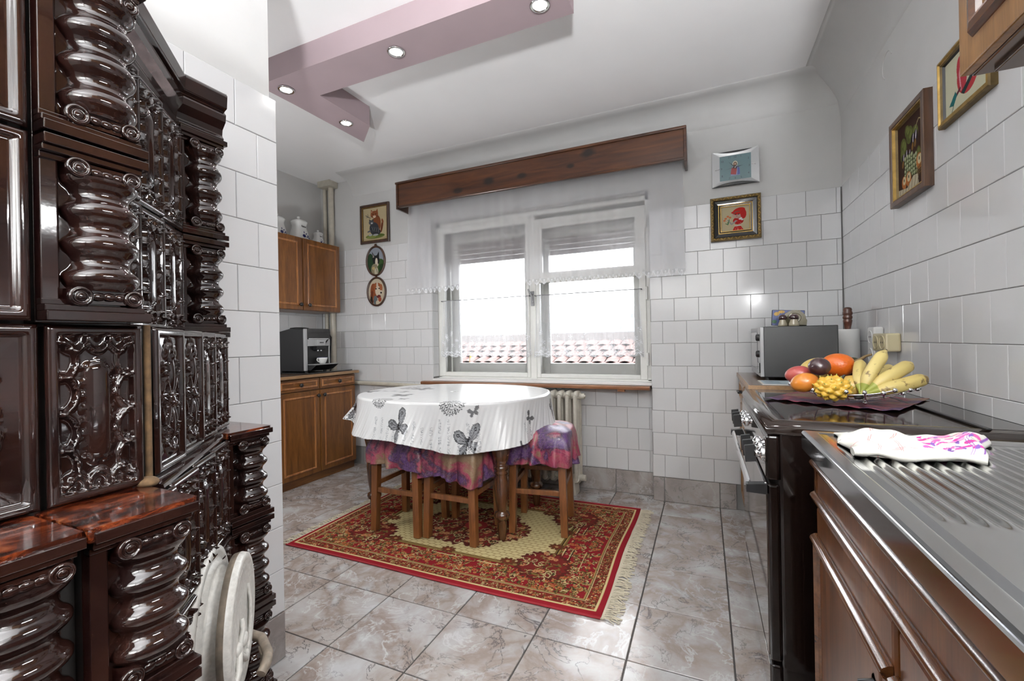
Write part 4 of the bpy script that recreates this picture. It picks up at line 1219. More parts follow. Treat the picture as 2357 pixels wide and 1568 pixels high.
b = MB(); b.box(.156, .160, CY0+.018, CY1-.018, .038, .158); b.build('drawer_front', M['oven_glass'], dr, bevel=.001)
b = MB(); b.box(.150, .156, CY0+.014, CY1-.014, .672, .682); b.build('chrome_strip', M['chrome'], ck, bevel=.001)
hb = MB(); hb.prism([(.104, .658), (.108, .672), (.118, .674), (.122, .660), (.114, .655)], CY0+.02, CY1-.03, 'xz')
hd = hb.build('handle', M['chrome'], ck, bevel=.002)
for y in (CY0+.005, CY1-.045):
    MB().prism([(.103, .652), (.104, .674), (.156, .680), (.156, .650)], y, y+.028, 'xz').build('handle_end', M['black_satin'], hd, bevel=.003)
for y in (1.505, 1.580, 1.655, 2.065, 2.140, 2.215):
    k = MB(); k.lathe([(.021, 0), (.022, -.006), (.019, -.010), (.012, -.012), (.011, -.022), (.013, -.026)], (.155, y, .752), 'x', 20)
    kk = k.build('knob', M['chrome'], ck)
    MB().prism([(.106, .724), (.104, .773), (.132, .778), (.136, .728)], y-.006, y+.006, 'xz').build('lever', M['black_satin'], kk, bevel=.002)
for y in (1.50, 2.24):
    for x in (.22, .70): MB().cyl((x, y, 0), (x, y, .03), .018).build('foot', M['black_satin'], ck)

# sink unit
su = thing('sink_cabinet', 'varnished walnut sink cabinet with rounded beads and two doors', 'cabinet', (.48, .8, 0))
MB().box(.262, .742, -.30, 1.300, .08, .815).build('body', M['sink_wood'], su, bevel=.002)
MB().box(.30, .742, -.30, 1.295, .0, .08).build('plinth', M['black_satin'], su)
SB = [(-.012, 0), (-.010, .008), (-.002, .013), (.007, .010), (.012, .002), (.013, 0)]
def hbead(y0, y1, z, r, name, parent):
    mm = MB(xback(.246, 0)); R = []
    pr_ = [(r, 0), (r*.9, -.4*r), (r*.5, -.9*r), (0, -1.1*r), (-r*.6, -.85*r), (-r*.95, -.4*r), (-r, 0)]
    for u in (-y1, -y0): R.append([(u, yy*1.15, z+zz_) for zz_, yy in pr_])
    mm.rings(R, True, True, True); return mm.build(name, M['sink_bead'], parent)
dp = MB(xback(.246, 0)).box(-1.300, .30, 0, .018, .700, .812).build('drawer_panel', M['sink_wood'], su, bevel=.003)
hbead(-.3, 1.300, .787, .011, 'bead', dp); hbead(-.3, 1.300, .706, .011, 'bead', dp)
ia = MB(xback(.246, 0)).box(-1.300, -1.280, -.004, .016, .708, .79).build('end_bead', M['sink_bead'], dp, bevel=.004)
for (y0, y1) in ((.815, 1.298), (.300, .795), (-.22, .285)):
    d = MB(xback(.246, 0)).box(-y1, -y0, 0, .018, .095, .680).build('door', M['sink_wood'], su, bevel=.006)
    hbead(y0, y1, .600, .013, 'bead', d)
    vb = MB(xback(.246, 0)); vb.prism([(-y1+.004, 0), (-y1+.007, -.009), (-y1+.016, -.012), (-y1+.024, -.006), (-y1+.026, 0)], .11, .59, 'xy'); vb.build('bead', M['sink_bead'], d)
    pn = MB(xback(.246, 0)).box(-y1+.055, -y0-.05, -.003, .004, .14, .57).build('panel', M['sink_wood'], d, bevel=.003)
    hh = MB(xback(.246, 0)); hy = -y0-.075; 
    hh.tube([(hy, -.002, .535), (hy, -.020, .530), (hy, -.024, .505), (hy, -.018, .475), (hy, -.002, .465)], .006, 10); hh.prism([(hy-.012, .540), (hy, .552), (hy+.012, .540), (hy+.008, .522), (hy-.008, .522)], -.003, .001, 'xz'); hh.build('handle', M['black_satin'], d)
# stainless top with drainer grooves, sunken bowl and rolled edge
nx, ny = 300, 420
xs = np.linspace(.222, .742, nx); ys = np.linspace(-.32, 1.282, ny)
XX, YY = np.meshgrid(xs, ys)
Z = np.full(XX.shape, .868)
ins = np.minimum(np.minimum(XX-.222, .742-XX), 1.282-YY)
Z -= .0035*np.clip((ins-.022)/.006, 0, 1)
gy = np.clip((YY-.72-(XX-.28)*-.05)/.03, 0, 1)*np.clip((1.235-YY)/.03, 0, 1)
gx = np.clip((XX-.268)/.01, 0, 1)*np.clip((.70-XX)/.01, 0, 1)
Z += gy*gx*(.0022*np.sin((XX-.27)/.0215*2*PI)+.0012)
bx = np.clip(np.minimum(XX-.31, .67-XX)/.03, 0, 1); by = np.clip(np.minimum(YY-.02, .47-YY)/.03, 0, 1)
bw = np.minimum(bx, by); bw = bw*bw*(3-2*bw); Z -= .16*bw
Z -= .0012*np.sin(YY*3)*np.clip((ins-.03)/.05, 0, 1)
st = grid('kitchen_sink', np.stack([XX, YY, Z], -1), M['steel'])
tag(st, 'stainless steel sink top with a ribbed draining board on the walnut cabinet', 'sink')
rm = MB()
R = []
for (y) in (-.32, 1.282):
    R.append([(.222, y, .868), (.2165, y, .8665), (.2145, y, .862), (.2145, y, .826), (.2165, y, .822), (.262, y, .822), (.262, y, .866)])
rm.rings(R, True, True, False); rm.build('front_edge', M['steel_dark_reflection'], st, bevel=.0015)
rm = MB(); rm.box(.218, .742, 1.279, 1.284, .822, .8675); rm.build('side_edge', M['steel'], st, bevel=.001)

# wall cupboard over the sink
wc = thing('wall_cupboard', 'honey-brown wall cupboard hanging over the sink at the right edge', 'cupboard', (.59, .5, 1.58))
MB().box(.463, .742, -.3, 1.098, 1.596, 2.25).build('body', M['honey_wood'], wc, bevel=.003)
MB().box(.463, .742, -.3, 1.098, 1.578, 1.596).build('bottom_board', M['worktop'], wc, bevel=.003)
MB().box(.485, .735, -.28, 1.078, 1.570, 1.579).build('bottom_panel', M['worktop'], wc, bevel=.002)
CB = [(-.016, 0), (-.013, .008), (-.003, .013), (.008, .010), (.014, .002), (.015, 0)]
for (y0, y1) in ((.60, 1.096), (.095, .592)):
    d = frontL('door', .445, y0, y1, 1.580, 2.245, wc, .062, 'honey_wood', 'sink_bead', bead=CB)
    knob_ = None

sl_ = thing('added_fill_strip', 'slim strip lamp fixed under the wall cupboard over the sink', 'lamp', (FILL_STRIP[0], FILL_STRIP[1], 1.57))  # housing for the added fill light under the cupboard
MB().box(FILL_STRIP[0]-.03, FILL_STRIP[0]+.03, FILL_STRIP[1]-.30, FILL_STRIP[1]+.30, 1.552, 1.5695).build('housing', M['white_plastic'], sl_, bevel=.003)
# ------------------------------------------------------------------ rug
RX0, RX1, RY0_, RY1 = -2.130, -0.395, 1.715, 2.910
def rug():
    W_, H_ = RX1-RX0, RY1-RY0_
    cv = Canvas(W_, H_, 0.0032, (.18, .010, .014))
    r_ = np.random.RandomState(11)
    RED = (.17, .010, .014); DK = (.018, .010, .006); OL = (.13, .085, .022); GD = (.27, .18, .065); CR = (.48, .39, .19); BR = (.085, .030, .012); OR = (.30, .07, .02); GN = (.035, .035, .012)
    X, Y = cv.X, cv.Y
    ex = np.minimum(X, W_-X); ey = np.minimum(Y, H_-Y); e = np.minimum(ex, ey)
    def ring(a, b, c): cv.put((e > a) & (e < b), c)
    ring(.030, .037, CR); ring(.037, .085, (.13, .016, .012)); ring(.085, .090, CR); ring(.090, .094, DK); ring(.094, .098, GD)
    ring(.098, .325, RED)
    # centre field, cream with a honeycomb
    fld = (ex > .325) & (ey > .27)
    cv.put((ex > .098) & (ey > .098) & ~fld, RED)
    cv.put((ex > .295) & (ey > .245), OL); cv.put((ex > .303) & (ey > .252), GD); cv.put((ex > .310) & (ey > .258), DK); cv.put((ex > .316) & (ey > .263), OL)
    cv.put(fld, (.47, .39, .20))
    s = .040
    a = X/s; b = Y/(s*.62)
    hx = (a+.5*(np.floor(b) % 2)) % 1-.5; hy = b % 1-.5
    hc = (np.abs(hx)*1.2+np.abs(hy)*.9 > .68)
    cv.put(fld & hc, (.27, .20, .09))
    # floral scatter, mirrored into the four quarters
    def sym(fn):
        for mx in (0, 1):
            for my in (0, 1):
                fn(lambda x: W_-x if mx else x, lambda y: H_-y if my else y, -1 if mx else 1, -1 if my else 1)
    def leaf(x, y, l, w_, an, c):
        cv.ell(x, y, l, w_, c, an)
    def patch(x0, x1, y0, y1, n, sc=1.0):
        items = []
        for k in range(n):
            items.append((r_.uniform(x0, x1), r_.uniform(y0, y1), r_.uniform(0, 6.28), r_.randint(0, 7), r_.uniform(.7, 1.25)*sc))
        def draw(fx, fy, sx, sy):
            for (x, y, an, kind, q) in items:
                ang = math.atan2(math.sin(an)*sy, math.cos(an)*sx); px, py = fx(x), fy(y)
                if kind < 2:       # scroll
                    pts = []
                    for t in np.linspace(0, 4.2, 9):
                        rr = .020*q*(1-t/5.5); pts.append((px+sx*rr*math.cos(t+an), py+sy*rr*math.sin(t+an)))
                    cv.line(pts, .0065*q, DK); cv.line(pts, .0038*q, CR if kind else GD)
                elif kind < 4:
                    leaf(px, py, .019*q, .0075*q, ang, DK); leaf(px, py, .0165*q, .0052*q, ang, (OL, GD)[kind-2])
                elif kind == 4:    # flower
                    for t in range(6): cv.ell(px+.009*q*math.cos(t*1.047+an), py+.009*q*math.sin(t*1.047+an), .0058*q, .0058*q, (.33, .10, .035) if q < 1 else CR)
                    cv.ell(px, py, .0045*q, .0045*q, DK)
                elif kind == 5:
                    leaf(px, py, .012*q, .006*q, ang, GN)
                else:
                    cv.ell(px, py, .006*q, .006*q, CR); cv.ell(px, py, .003*q, .003*q, OR)
        sym(draw)
    patch(.105, W_/2, .105, .235, 420, .78)       # long borders
    patch(.105, .290, .105, H_/2, 330, .78)       # short borders
    patch(.040, W_/2, .042, .080, 330, .42); patch(.042, .082, .045, H_/2, 230, .42)
    # bars along the inner border of the short ends
    for mx in (0, 1):
        for (y0, y1) in ((.30, .50), (H_-.50, H_-.30)):
            for (x, w_, c) in ((.285, .006, CR), (.277, .005, DK), (.245, .004, CR), (.240, .004, DK), (.175, .004, CR)):
                xx = W_-x if mx else x; cv.rect(xx-w_/2, xx+w_/2, y0, y1, c)
    for k in range(5):
        x0 = .36+k*.235
        for yy in (.225, H_-.225): cv.rect(x0, x0+.12, yy-.003, yy+.003, CR)
    # field corners: scalloped clusters
    def cluster(cx, cy, R_, n, seed, dens=1.0):
        q_ = np.random.RandomState(seed)
        an = np.arctan2(Y-cy, X-cx); d = np.hypot(X-cx, Y-cy)
        edge = R_*(1+.10*np.abs(np.sin(an*6.5))+.06*np.sin(an*23))
        cv.put(d < edge, (.070, .014, .010)); cv.put(d < edge*.86, (.12, .014, .012)) if dens > .5 else None
        for k in range(n):
            t = q_.uniform(0, 6.28); rr = R_*math.sqrt(q_.uniform(0, .9)); x, y = cx+rr*math.cos(t), cy+rr*math.sin(t); an_ = q_.uniform(0, 6.28); q = q_.uniform(.7, 1.3); kd = q_.randint(0, 5)
            if kd < 2:
                pts = [(x+.022*q*(1-u/6)*math.cos(u+an_), y+.022*q*(1-u/6)*math.sin(u+an_)) for u in np.linspace(0, 4, 9)]
                cv.line(pts, .0068*q, DK); cv.line(pts, .0040*q, (CR, GD)[kd])
            elif kd == 2:
                cv.ell(x, y, .017*q, .006*q, OL, an_)
            elif kd == 3:
                for t2 in range(6): cv.ell(x+.009*q*math.cos(t2*1.047), y+.009*q*math.sin(t2*1.047), .0055*q, .0055*q, (.36, .16, .07))
            else: cv.ell(x, y, .010*q, .005*q, GN, an_)
    for cx_, cy_ in ((.345, .300), (W_-.345, .300), (.345, H_-.300), (W_-.345, H_-.300)): cluster(cx_, cy_, .125, 70, 3)
    # medallion
    for (cx_, cy_, R_) in ((W_/2, H_/2, .235), (W_/2-.20, H_/2, .13), (W_/2+.20, H_/2, .13), (W_/2-.11, H_/2-.14, .10), (W_/2+.11, H_/2-.14, .10), (W_/2-.11, H_/2+.14, .10), (W_/2+.11, H_/2+.14, .10)):
        cluster(cx_, cy_, R_, int(220*R_*R_/.05)+20, int(R_*1000))
    cv.ell(W_/2, H_/2, .07, .06, (.20, .02, .02)); cv.ell(W_/2, H_/2, .035, .03, GD)
    # small floral sprigs touching the field edge
    def sprig(cx, cy):
        for t in range(9): cv.ell(cx+.030*math.cos(t*.698), cy+.022*math.sin(t*.698), .015, .009, BR, t*.698)
        cv.ell(cx, cy, .022, .016, (.12, .02, .012)); cv.ell(cx, cy, .010, .008, GD)
    for f in (.30, .5, .70):
        sprig(W_*f, .275); sprig(W_*f, H_-.275)
    for f in (.42, .58): sprig(.335, H_*f); sprig(W_-.335, H_*f)
    cv.put(e < .030, (.20, .010, .016))
    nx, ny = 540, 372
    u = np.linspace(0, W_, nx); v = np.linspace(0, H_, ny); U, V = np.meshgrid(u, v)
    z = np.full(U.shape, .0085); e2 = np.minimum(np.minimum(U, W_-U), np.minimum(V, H_-V)); z -= .007*np.exp(-e2/.0025)
    z += .0018*np.sin(U*5+1)*np.sin(V*4); z += .010*np.exp(-((U-W_)/.05)**2-((V-0)/.06)**2)*.3
    z = np.maximum(z, .001)
    wob = .006*np.sin(V*7+.5)
    Pm = np.stack([RX0+U+wob*(U/W_), RY0_+V+.004*np.sin(U*4), z], -1)
    o = grid('persian_rug', Pm, M['rug'], None, cv.sample(U, V))
    tag(o, 'red and cream Persian-style rug with a dark medallion under the dining table', 'rug')
    MB().tube([(RX0, RY0_-.001, .005)]+[(RX0+W_*t, RY0_-.002+.004*math.sin(W_*t*4), .0055) for t in np.linspace(0.01, 1, 40)], .0045, 8).build('edge_binding', M['rug_edge'], o)
    MB().tube([(RX0+W_*t, RY1+.002+.004*math.sin(W_*t*4), .0055) for t in np.linspace(0, 1, 40)], .0045, 8).build('edge_binding', M['rug_edge'], o)
    fm = MB()
    for side in (0, 1):
        n = 300
        for k in range(n):
            y = RY0_+H_*(k+.5)/n; L = r_.uniform(.045, .078)*(1 if side else .8)
            s_ = 1 if side else -1; x0 = (RX1 if side else RX0)+.006*math.sin((y-RY0_)*7+.5)*(1 if side else 0)
            a1, a2 = r_.uniform(-.012, .012), r_.uniform(-.022, .022)
            fm.tube([(x0, y, .004), (x0+s_*L*.5, y+a1, .004+r_.uniform(0, .006)), (x0+s_*L, y+a2, .0025)], .0019, 4, radii=[.0021, .0018, .0024])
    f = fm.build('fringe', M['fringe'], o); f['kind'] = 'stuff'
    fb = MB()
    fb.box(RX1-.002, RX1+.012, RY0_, RY1, .001, .006).build('fringe_band', M['fringe'], o)
rug()

# ------------------------------------------------------------------ dining table
TX, TY, TRX, TRY, TZ = -1.49, 2.46, .61, .50, .775
tb = thing('dining_table', 'oval wooden dining table on turned walnut legs in the middle of the room', 'table', (TX, TY, 0))
R = []
for (s_, z) in ((.98, .742), (1, .748), (1, .766), (.99, TZ-.002)):
    R.append([(TX+s_*math.cos(a)*(abs(math.cos(a)/TRX)**2.35+abs(math.sin(a)/TRY)**2.35)**(-1/2.35), TY+s_*math.sin(a)*(abs(math.cos(a)/TRX)**2.35+abs(math.sin(a)/TRY)**2.35)**(-1/2.35), z) for a in np.linspace(0, 2*PI, 73)[:-1]])
MB().rings(R).build('tabletop', M['table_wood'], tb)
ap = MB(); ap.box(-1.93, -1.01, 2.145, 2.167, .655, .742).box(-1.93, -1.01, 2.765, 2.787, .655, .742).box(-1.94, -1.92, 2.15, 2.78, .655, .742).box(-1.02, -1.0, 2.15, 2.78, .655, .742)
ap.build('apron', M['table_wood'], tb, bevel=.002)
LEGP = [(.030, .742), (.030, .665), (.036, .655), (.052, .60), (.056, .555), (.054, .50), (.044, .455), (.030, .428), (.034, .422), (.043, .414), (.043, .398), (.036, .392), (.041, .384), (.040, .374), (.034, .366), (.041, .350), (.044, .33), (.038, .24), (.029, .175), (.026, .166), (.040, .158), (.044, .144), (.040, .130), (.026, .120), (.026, .105), (.027, .08), (.021, .03), (.019, .0115)]
LM = None
for (x, y) in ((-1.040, 2.195), (-1.93, 2.195), (-1.04, 2.735), (-1.93, 2.735)):
    if LM is None:
        o = MB().lathe([(r, z) for r, z in LEGP][::-1], (0, 0, 0), 'z', 28).build('leg', M['table_wood'], tb); LM = o.data; o.location = (x, y, 0)
    else: link('leg', LM, tb, loc=(x, y, 0))

# oilcloth with printed butterflies, medallions and faded lettering
def oilcloth():
    cv = Canvas(2.0, 1.8, .0020, (.64, .645, .65)); CX, CY = 1.0, .9
    GR = (.13, .135, .145); BK = (.012, .012, .015); LT = (.33, .34, .36)
    def P_(th, d):          # a point hanging d below the rim at angle th (degrees)
        t = math.radians(th); c, s = math.cos(t), math.sin(t)
        R_ = (abs(c/TRX)**2.35+abs(s/TRY)**2.35)**(-1/2.35); return (CX+(R_+d)*c, CY+(R_+d)*s)
    def bfly(x, y, sz, rot):
        co, si = math.cos(rot), math.sin(rot)
        def T(u, v): return (x+sz*(u*co-v*si), y+sz*(u*si+v*co))
        for s in (-1, 1):
            up = [(.02*s, .05), (.22*s, .62), (.52*s, .95), (.86*s, .98), (1.0*s, .74), (.92*s, .42), (.62*s, .12), (.25*s, -.02), (.02*s, 0)]
            lo = [(.02*s, 0), (.36*s, -.04), (.70*s, -.16), (.80*s, -.46), (.66*s, -.72), (.42*s, -.80), (.22*s, -.56), (.05*s, -.12)]
            for pl in (up, lo):
                pp = [T(u, v) for u, v in pl]
                cv.poly(pp, GR)
                mx = sum(p[0] for p in pp)/len(pp); my = sum(p[1] for p in pp)/len(pp)
                cv.poly([(mx+(a-mx)*.80, my+(b-my)*.80) for a, b in pp], (.21, .215, .23)); cv.line(pp+[pp[0]], .0032, BK)
            for (u, v) in ((.45, .80), (.75, .75), (.85, .45), (.55, .30)): cv.line([T(.04*s, .04), T(u*s, v)], .0028, BK)
            for (u, v) in ((.70, -.30), (.55, -.62), (.35, -.62)): cv.line([T(.04*s, -.04), T(u*s, v)], .0026, BK)
            a, b = T(.66*s, .66); cv.ell(a, b, sz*.13, sz*.11, BK); cv.ell(a, b, sz*.05, sz*.05, LT)
            a, b = T(.50*s, -.52); cv.ell(a, b, sz*.10, sz*.10, BK)
            cv.line([T(0, .12), T(.16*s, .46)], .0014, BK)
        cv.line([T(0, .22), T(0, -.34)], .009, BK)
    def small(x, y, sz, rot):
        co, si = math.cos(rot), math.sin(rot)
        def T(u, v): return (x+sz*(u*co-v*si), y+sz*(u*si+v*co))
        for s in (-1, 1):
            cv.poly([T(0, .1), T(.5*s, .85), T(1.0*s, .80), T(.95*s, .3), T(.5*s, .0), T(.75*s, -.35), T(.55*s, -.75), T(.2*s, -.55), T(0, -.15)], (.10, .10, .105))
    def medal(x, y, r):
        X, Y = cv.X-x, cv.Y-y; d = np.hypot(X, Y); an = np.arctan2(Y, X)
        m = np.zeros(d.shape, bool)
        for rr in (.12, .22, .36, .56, .62, .84, .90): m |= np.abs(d/r-rr) < .016
        m |= (np.abs(d/r-.29) < .05) & (np.cos(an*12) > .3); m |= (np.abs(d/r-.46) < .075) & (np.cos(an*16) > .35) & (np.cos(an*16) < .92)
        m |= (np.abs(d/r-.73) < .075) & (np.abs(np.cos(an*12)) > .72); m |= (d/r > .90) & (d/r < .90+.11*(np.cos(an*24) > .5))
        cv.put(m & (d < r*1.02), (.035, .035, .04))
    def text(th, d0, lines, h, tilt=0.0):
        t = math.radians(th)
        for k, s_ in enumerate(lines):
            th2 = t+k*.080/.9; px, py = P_(math.degrees(th2), d0)
            ctext(cv, s_, px, py, h, th2+PI+tilt, (.30, .31, .33))
    medal(*P_(-60, -.01), .072); medal(*P_(-113, -.02), .060); medal(*P_(-150, .16), .08); medal(*P_(-20, .30), .07); medal(CX-.42, CY+.10, .07); medal(CX+.40, CY+.05, .07)
    bfly(*P_(-93, .130), .080, -PI/2+.6+PI/2); bfly(*P_(-52.5, .200), .084, .75); bfly(*P_(-152, .08), .06, 1.0); bfly(*P_(8, .10), .06, .3)
    bfly(CX-.29, CY+.08, .07, 1.1); bfly(CX-.22, CY-.26, .06, .3); bfly(CX+.1, CY+.3, .07, 2.0); bfly(CX+.3, CY-.15, .07, 4.0); bfly(*P_(-165, -.02), .06, .2)
    small(*P_(-49, .045), .032, .9); small(*P_(-18, .105), .038, .5); small(*P_(-104, -.10), .03, .3); small(CX-.32, CY-.1, .032, 1.3); small(*P_(-28, .24), .03, 2)
    text(-112, .235, ['ATHEMB ARD', 'SEX MAXIMO', 'UNARIUM', 'VIATOR', 'VERNE LIBUR', 'PRECARE'], .017)
    text(-82, .255, ['SEPTEMB ARD', 'UN MAXIMO', 'UNARI LUM', 'UN SIR AUBIN', 'EX PARFERLIN', 'VIATOR', 'VERNE LIBUR', 'PRECARE'], .017)
    text(-22, .20, ['VIATOR', 'PRECARE'], .016); text(150, -.1, ['UN SIR AUBIN', 'PARFERLIN', 'VIATOR'], .017); text(190, -.1, ['SEPTEMB', 'UN MAXIMO'], .017)
    nth, nr = 900, 150
    th = np.linspace(0, 2*PI, nth, endpoint=False); c, s = np.cos(th), np.sin(th)
    Rm = (np.abs(c/TRX)**2.35+np.abs(s/TRY)**2.35)**(-1/2.35)+.004
    deg = np.degrees(th); deg = np.where(deg > 180, deg-360, deg)
    keys = [(-180, .17), (-160, .165), (-152, .165), (-146, .225), (-135, .218), (-110, .215), (-88, .212), (-76, .235), (-68, .255), (-58, .262), (-45, .252), (-34, .235), (-20, .225), (-7, .212), (0, .215), (12, .212), (40, .23), (90, .24), (140, .2), (180, .17)]
    drop = np.interp(deg, [k[0] for k in keys], [k[1] for k in keys])
    flare = .13*np.exp(-((deg+157)/5.5)**2)*0+.0
    ns = np.concatenate([np.linspace(0.02, .93, 30), np.linspace(.94, 1.0, 20)]) ; nd = nr-50
    fold = .60*np.sin(th*8+.7+.8*np.sin(th*3))+.35*np.sin(th*13+2.1)+.14*np.sin(th*27+.3)
    back_ = 1-.75*np.exp(-((deg-90)/55.)**2); fold = fold*back_
    fold += 2.6*np.exp(-((deg+158)/6.)**2)-1.0*np.exp(-((deg+146)/4.)**2)
    Pm = np.zeros((nr, nth, 3)); UV = np.zeros((nr, nth, 2))
    rc = .012
    for j in range(nr):
        if j < 50:
            k = ns[j]; r = (Rm-rc)*k
            Pm[j, :, 0] = TX+r*c; Pm[j, :, 1] = TY+r*s; Pm[j, :, 2] = TZ+.0035; UV[j, :, 0] = r*c; UV[j, :, 1] = r*s
        else:
            t = (j-49)/nd; L = t*(drop+rc*.5)
            a = np.minimum(L/rc, PI/2); dz = rc*(1-np.cos(a))+np.maximum(L-rc*PI/2, 0); dr = rc*np.sin(a)
            amp = (.010+.030*t)*t**.6
            out = np.maximum(.018*t+.026*t*t+amp*fold*.75, .004*t)
            wr_ = .0022*np.sin(th*61+t*7)*np.sin(t*PI)+.0016*np.sin(th*133+t*19)
            r = Rm-rc+dr+out+wr_*t
            Pm[j, :, 0] = TX+r*c; Pm[j, :, 1] = TY+r*s; Pm[j, :, 2] = TZ+.0035-dz
            UV[j, :, 0] = (Rm-rc+L)*c; UV[j, :, 1] = (Rm-rc+L)*s
    colr = cv.sample(UV[:, :, 0]+CX, UV[:, :, 1]+CY)
    o = grid('tablecloth', Pm, M['print_cloth'], None, colr, wrap=True)
    # close the middle
    me = o.data
    tag(o, 'white oilcloth printed with black butterflies and medallions draped over the oval table', 'tablecloth')
    so_ = o.modifiers.new('thickness', 'SOLIDIFY'); so_.thickness = .0016; so_.offset = -1
    ce_ = MB(); R0 = [(TX+TRX*.022*math.cos(a), TY+TRY*.022*math.sin(a), TZ+.0035) for a in np.linspace(0, 2*PI, 25)[:-1]]
    ce_.add(R0, [tuple(range(24))]); cc = ce_.build('cloth_centre', M['china'], o)
oilcloth()

# ------------------------------------------------------------------ stools with tied-on printed covers
def stool():
    t = thing('stool', 'x', 'stool', (0, 0, 0))
    h = .485
    for sx in (-1, 1):
        for sy in (-1, 1):
            x, y = sx*.137, sy*.137
            m = MB(); xo, yo = x+sx*.012, y+sy*.012
            R = [[(xo-.019, yo-.019, 0), (xo+.019, yo-.019, 0), (xo+.019, yo+.019, 0), (xo-.019, yo+.019, 0)], [(x-.021, y-.021, h), (x+.021, y-.021, h), (x+.021, y+.021, h), (x-.021, y+.021, h)]]
            m.rings(R, True, True, False); m.build('leg', M['stool_wood'], t, bevel=.002)
    for sy, z in ((-1, .235), (1, .29)):
        MB().box(-.125, .125, sy*.144-.010, sy*.144+.010, z-.014, z+.014).build('stretcher', M['stool_wood'], t, bevel=.002)
    for sx, z in ((-1, .27), (1, .27)):
        MB().box(sx*.144-.010, sx*.144+.010, -.125, .125, z-.014, z+.014).build('stretcher', M['stool_wood'], t, bevel=.002)
    MB().box(-.165, .165, -.165, .165, h, h+.022).build('seat', M['stool_wood'], t, bevel=.004)
    return t
def cover(stl, z_top, z_hem, half, seed, hemfn, label=None):
    """cushion under a loose cloth: rounded square top, side skirt with folds and corner puffs"""
    r_ = np.random.RandomState(seed); ph = r_.uniform(0, 6, 6)
    nth, nr = 260, 64
    th = np.linspace(0, 2*PI, nth, endpoint=False); c, s = np.cos(th), np.sin(th)
    n = 5.0; Rs = half*(np.abs(c)**n+np.abs(s)**n)**(-1/n)
    corner = np.exp(-((np.abs(np.abs(np.degrees(np.arctan2(s, c))) % 90-45)/10.)**2))
    Pm = np.zeros((nr, nth, 3))
    hem = np.array([hemfn(math.degrees(a)) for a in th])
    for j in range(nr):
        if j < 24:
            k = .02+.98*j/23; Pm[j, :, 0] = Rs*k*c*.93; Pm[j, :, 1] = Rs*k*s*.93
            Pm[j, :, 2] = z_top+.012*(1-k*k)-.016*k**6+.003*np.sin(th*5+k*9+ph[0])
        else:
            t = (j-23)/(nr-24); zz_ = z_top-.016+.0*t
            bulge = .012*math.sin(min(1, t*2.2)*PI/2)
            fold = (.006+.020*t)*(.6*np.sin(th*9+ph[1])+.5*np.sin(th*14+ph[2])+.35*np.sin(th*23+ph[3]+t*2))*t**.5
            cr = .014*corner*math.sin(t*PI)*1.2+.020*corner*t
            r = Rs*.93+bulge+fold+cr+.006*t
            Pm[j, :, 0] = r*c; Pm[j, :, 1] = r*s
            Pm[j, :, 2] = z_top-.016-(z_top-.016-hem)*t+.004*np.sin(th*31+t*8)*math.sin(t*PI)
    o = grid('seat_cover', Pm, M['tie'], stl, wrap=True)
    m = o.modifiers.new('thickness', 'SOLIDIFY'); m.thickness = .002; m.offset = -1
    cu = MB(); R = []
    for (k, z) in ((.86, .508), (.93, .52), (.93, z_top-.025), (.85, z_top-.010), (.5, z_top-.004), (.02, z_top-.003)):
        R.append([(half*k*.95*(abs(math.cos(a))**5+abs(math.sin(a))**5)**(-.2)*math.cos(a), half*k*.95*(abs(math.cos(a))**5+abs(math.sin(a))**5)**(-.2)*math.sin(a), z) for a in np.linspace(0, 2*PI, 41)[:-1]])
    cu.rings(R, True, True, True); cu.build('cushion', M['tie'], stl)
specs = [((-1.643, 2.190), 0.02, 'square stool in a purple printed cover under the left end of the table', .575, .180, 4, lambda d: .385+.012*math.sin(math.radians(d*2))),
         ((-1.292, 2.215), -.01, 'square stool in a purple printed cover under the near middle of the table', .575, .180, 9, lambda d: .335+.022*math.sin(math.radians(d*3+40))),
         ((-.900, 2.470), .16, 'square stool in a purple printed cover poking out at the right end of the table', .585, .192, 14, lambda d: .395+.010*math.sin(math.radians(d*3)))]
for (x, y), rz, lab, zt_, hf, sd, hf_ in specs:
    t = stool(); t['label'] = lab; t['group'] = 'stools round the dining table'
    cover(t, zt_, .39, hf, sd, hf_)
    t.location = (x, y, .0115); t.rotation_euler = (0, 0, rz)
